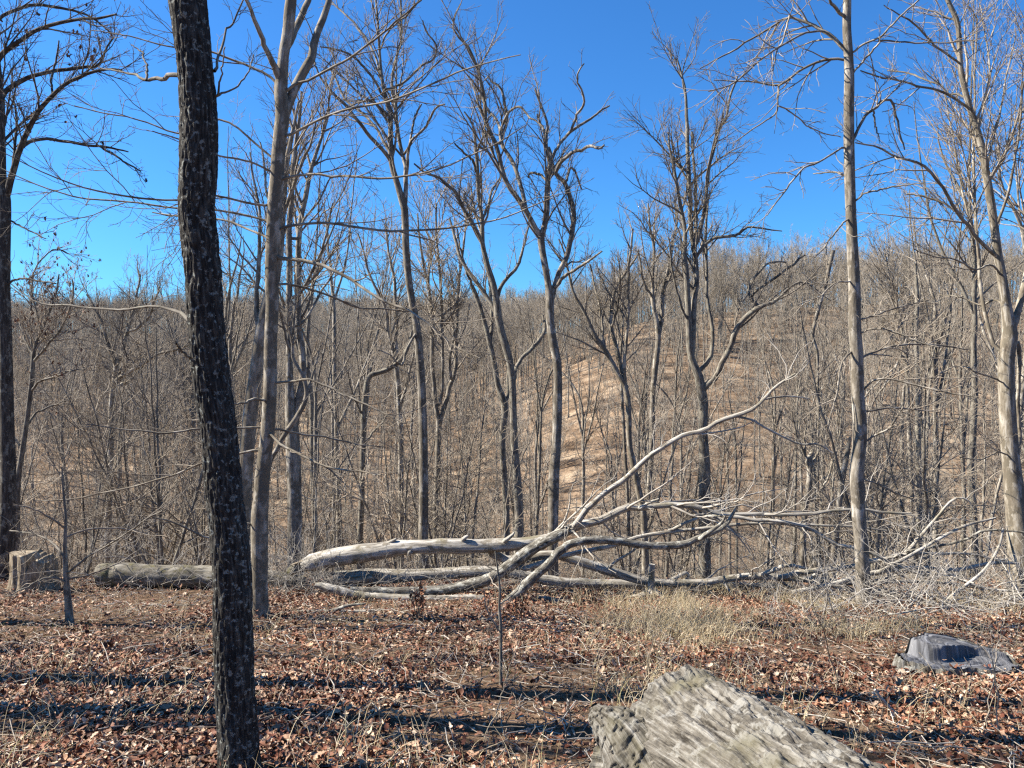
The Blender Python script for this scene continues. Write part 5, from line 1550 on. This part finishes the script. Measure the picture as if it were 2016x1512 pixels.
def brush_pile():
    """heap of thin bleached twigs in front of the tall tree at right"""
    rng = np.random.default_rng(99)
    n = 220
    px = rng.uniform(1520, 2080, n)
    D = rng.uniform(9.4, 12.6, n)
    x = (px - 1008) / FPX * D
    wgt = sstep(1480, 1760, px) * (.5 + .5 * rng.random(n))
    L = rng.uniform(.5, 1.7, n) * (.5 + .5 * wgt)
    a = rng.uniform(0, 6.28, n)
    el = rng.normal(.15, .32, n)
    k = 9
    d = np.stack([np.cos(a) * np.cos(el), np.sin(a) * np.cos(el), np.sin(el)], -1)
    z = height(x, D) + .03 + rng.gamma(1.4, .085, n) * wgt
    pos = np.stack([x, D, z], -1)
    pts = [pos]
    for j in range(k - 1):
        d = norm(d + rng.normal(0, .16, (n, 3)))
        pos = pos + d * (L / (k - 1))[:, None]
        pos[:, 2] = np.maximum(pos[:, 2], height(pos[:, 0], pos[:, 1]) + .015)
        pts.append(pos)
    P = np.stack(pts, 1)
    R = (rng.uniform(.003, .011, n))[:, None] * (1 - .7 * np.linspace(0, 1, k))
    mb = MB(); mb.tubes(P, R, 5)
    T1, Q1 = spawn(P, R, rng, 5, t0=.15, ang=.75, lf=(.25, .6), up=.05, wig=.2, k=6, rf=.65, rtip=.0022, lmax=.8)
    mb.tubes(T1, Q1, 3)
    T2, Q2 = spawn(T1, Q1, rng, 2, t0=.2, ang=.7, lf=(.3, .6), up=.03, wig=.2, k=4, rf=.75, rtip=.0018, lmax=.4)
    mb.tubes(T2, Q2, 3)
    tag(mb.build("brush_pile", M['dead_twig']), "heap of thin bleached twigs around the foot of the tall tree at right", "brush", None, 'stuff')
brush_pile()

def brush(name, label, pxr, Dr, n, hgt, L0, seed, mat='dead_twig', r=(.003, .007)):
    rng = np.random.default_rng(seed)
    px = rng.uniform(*pxr, n); D = rng.uniform(*Dr, n)
    x = (px - 1008) / FPX * D
    a = rng.uniform(0, 6.28, n); el = rng.normal(.35, .45, n)
    k = 9
    d = np.stack([np.cos(a) * np.cos(el), np.sin(a) * np.cos(el), np.sin(el)], -1)
    pos = np.stack([x, D, height(x, D) + .02 + rng.gamma(1.4, hgt, n)], -1)
    L = rng.uniform(*L0, n)
    pts = [pos]
    for j in range(k - 1):
        d = norm(d + rng.normal(0, .2, (n, 3)) + [0, 0, -.03])
        pos = pos + d * (L / (k - 1))[:, None]
        pos[:, 2] = np.maximum(pos[:, 2], height(pos[:, 0], pos[:, 1]) + .01)
        pts.append(pos)
    P = np.stack(pts, 1)
    R = rng.uniform(*r, n)[:, None] * (1 - .7 * np.linspace(0, 1, k))
    mb = MB(); mb.tubes(P, R, 4)
    T1, Q1 = spawn(P, R, rng, 4, t0=.15, ang=.75, lf=(.25, .6), up=.03, wig=.22, k=6, rf=.65, rtip=.002, lmax=.6)
    mb.tubes(T1, Q1, 3)
    T2, Q2 = spawn(T1, Q1, rng, 2, t0=.2, ang=.7, lf=(.3, .6), up=.03, wig=.2, k=4, rf=.75, rtip=.0016, lmax=.3)
    mb.tubes(T2, Q2, 3)
    return tag(mb.build(name, M[mat]), label, "brush", None, 'stuff')
brush("brush", "dead twigs tangled around the broken end of the big fallen tree", (500, 680), (11.9, 14.0), 110, .14, (.4, 1.2), 301)
brush("brush", "dead twigs lying over and in front of the mossy log at left", (150, 600), (12.6, 14.2), 95, .14, (.4, 1.3), 302)
brush("brush", "dead twigs around the cut stump at the left edge", (-20, 190), (12.2, 14.2), 45, .12, (.4, 1.1), 303, 'twig')
brush("brush", "dead twigs under the crossing fallen limbs in the middle", (700, 1550), (11.8, 13.6), 150, .07, (.3, 1.0), 304)
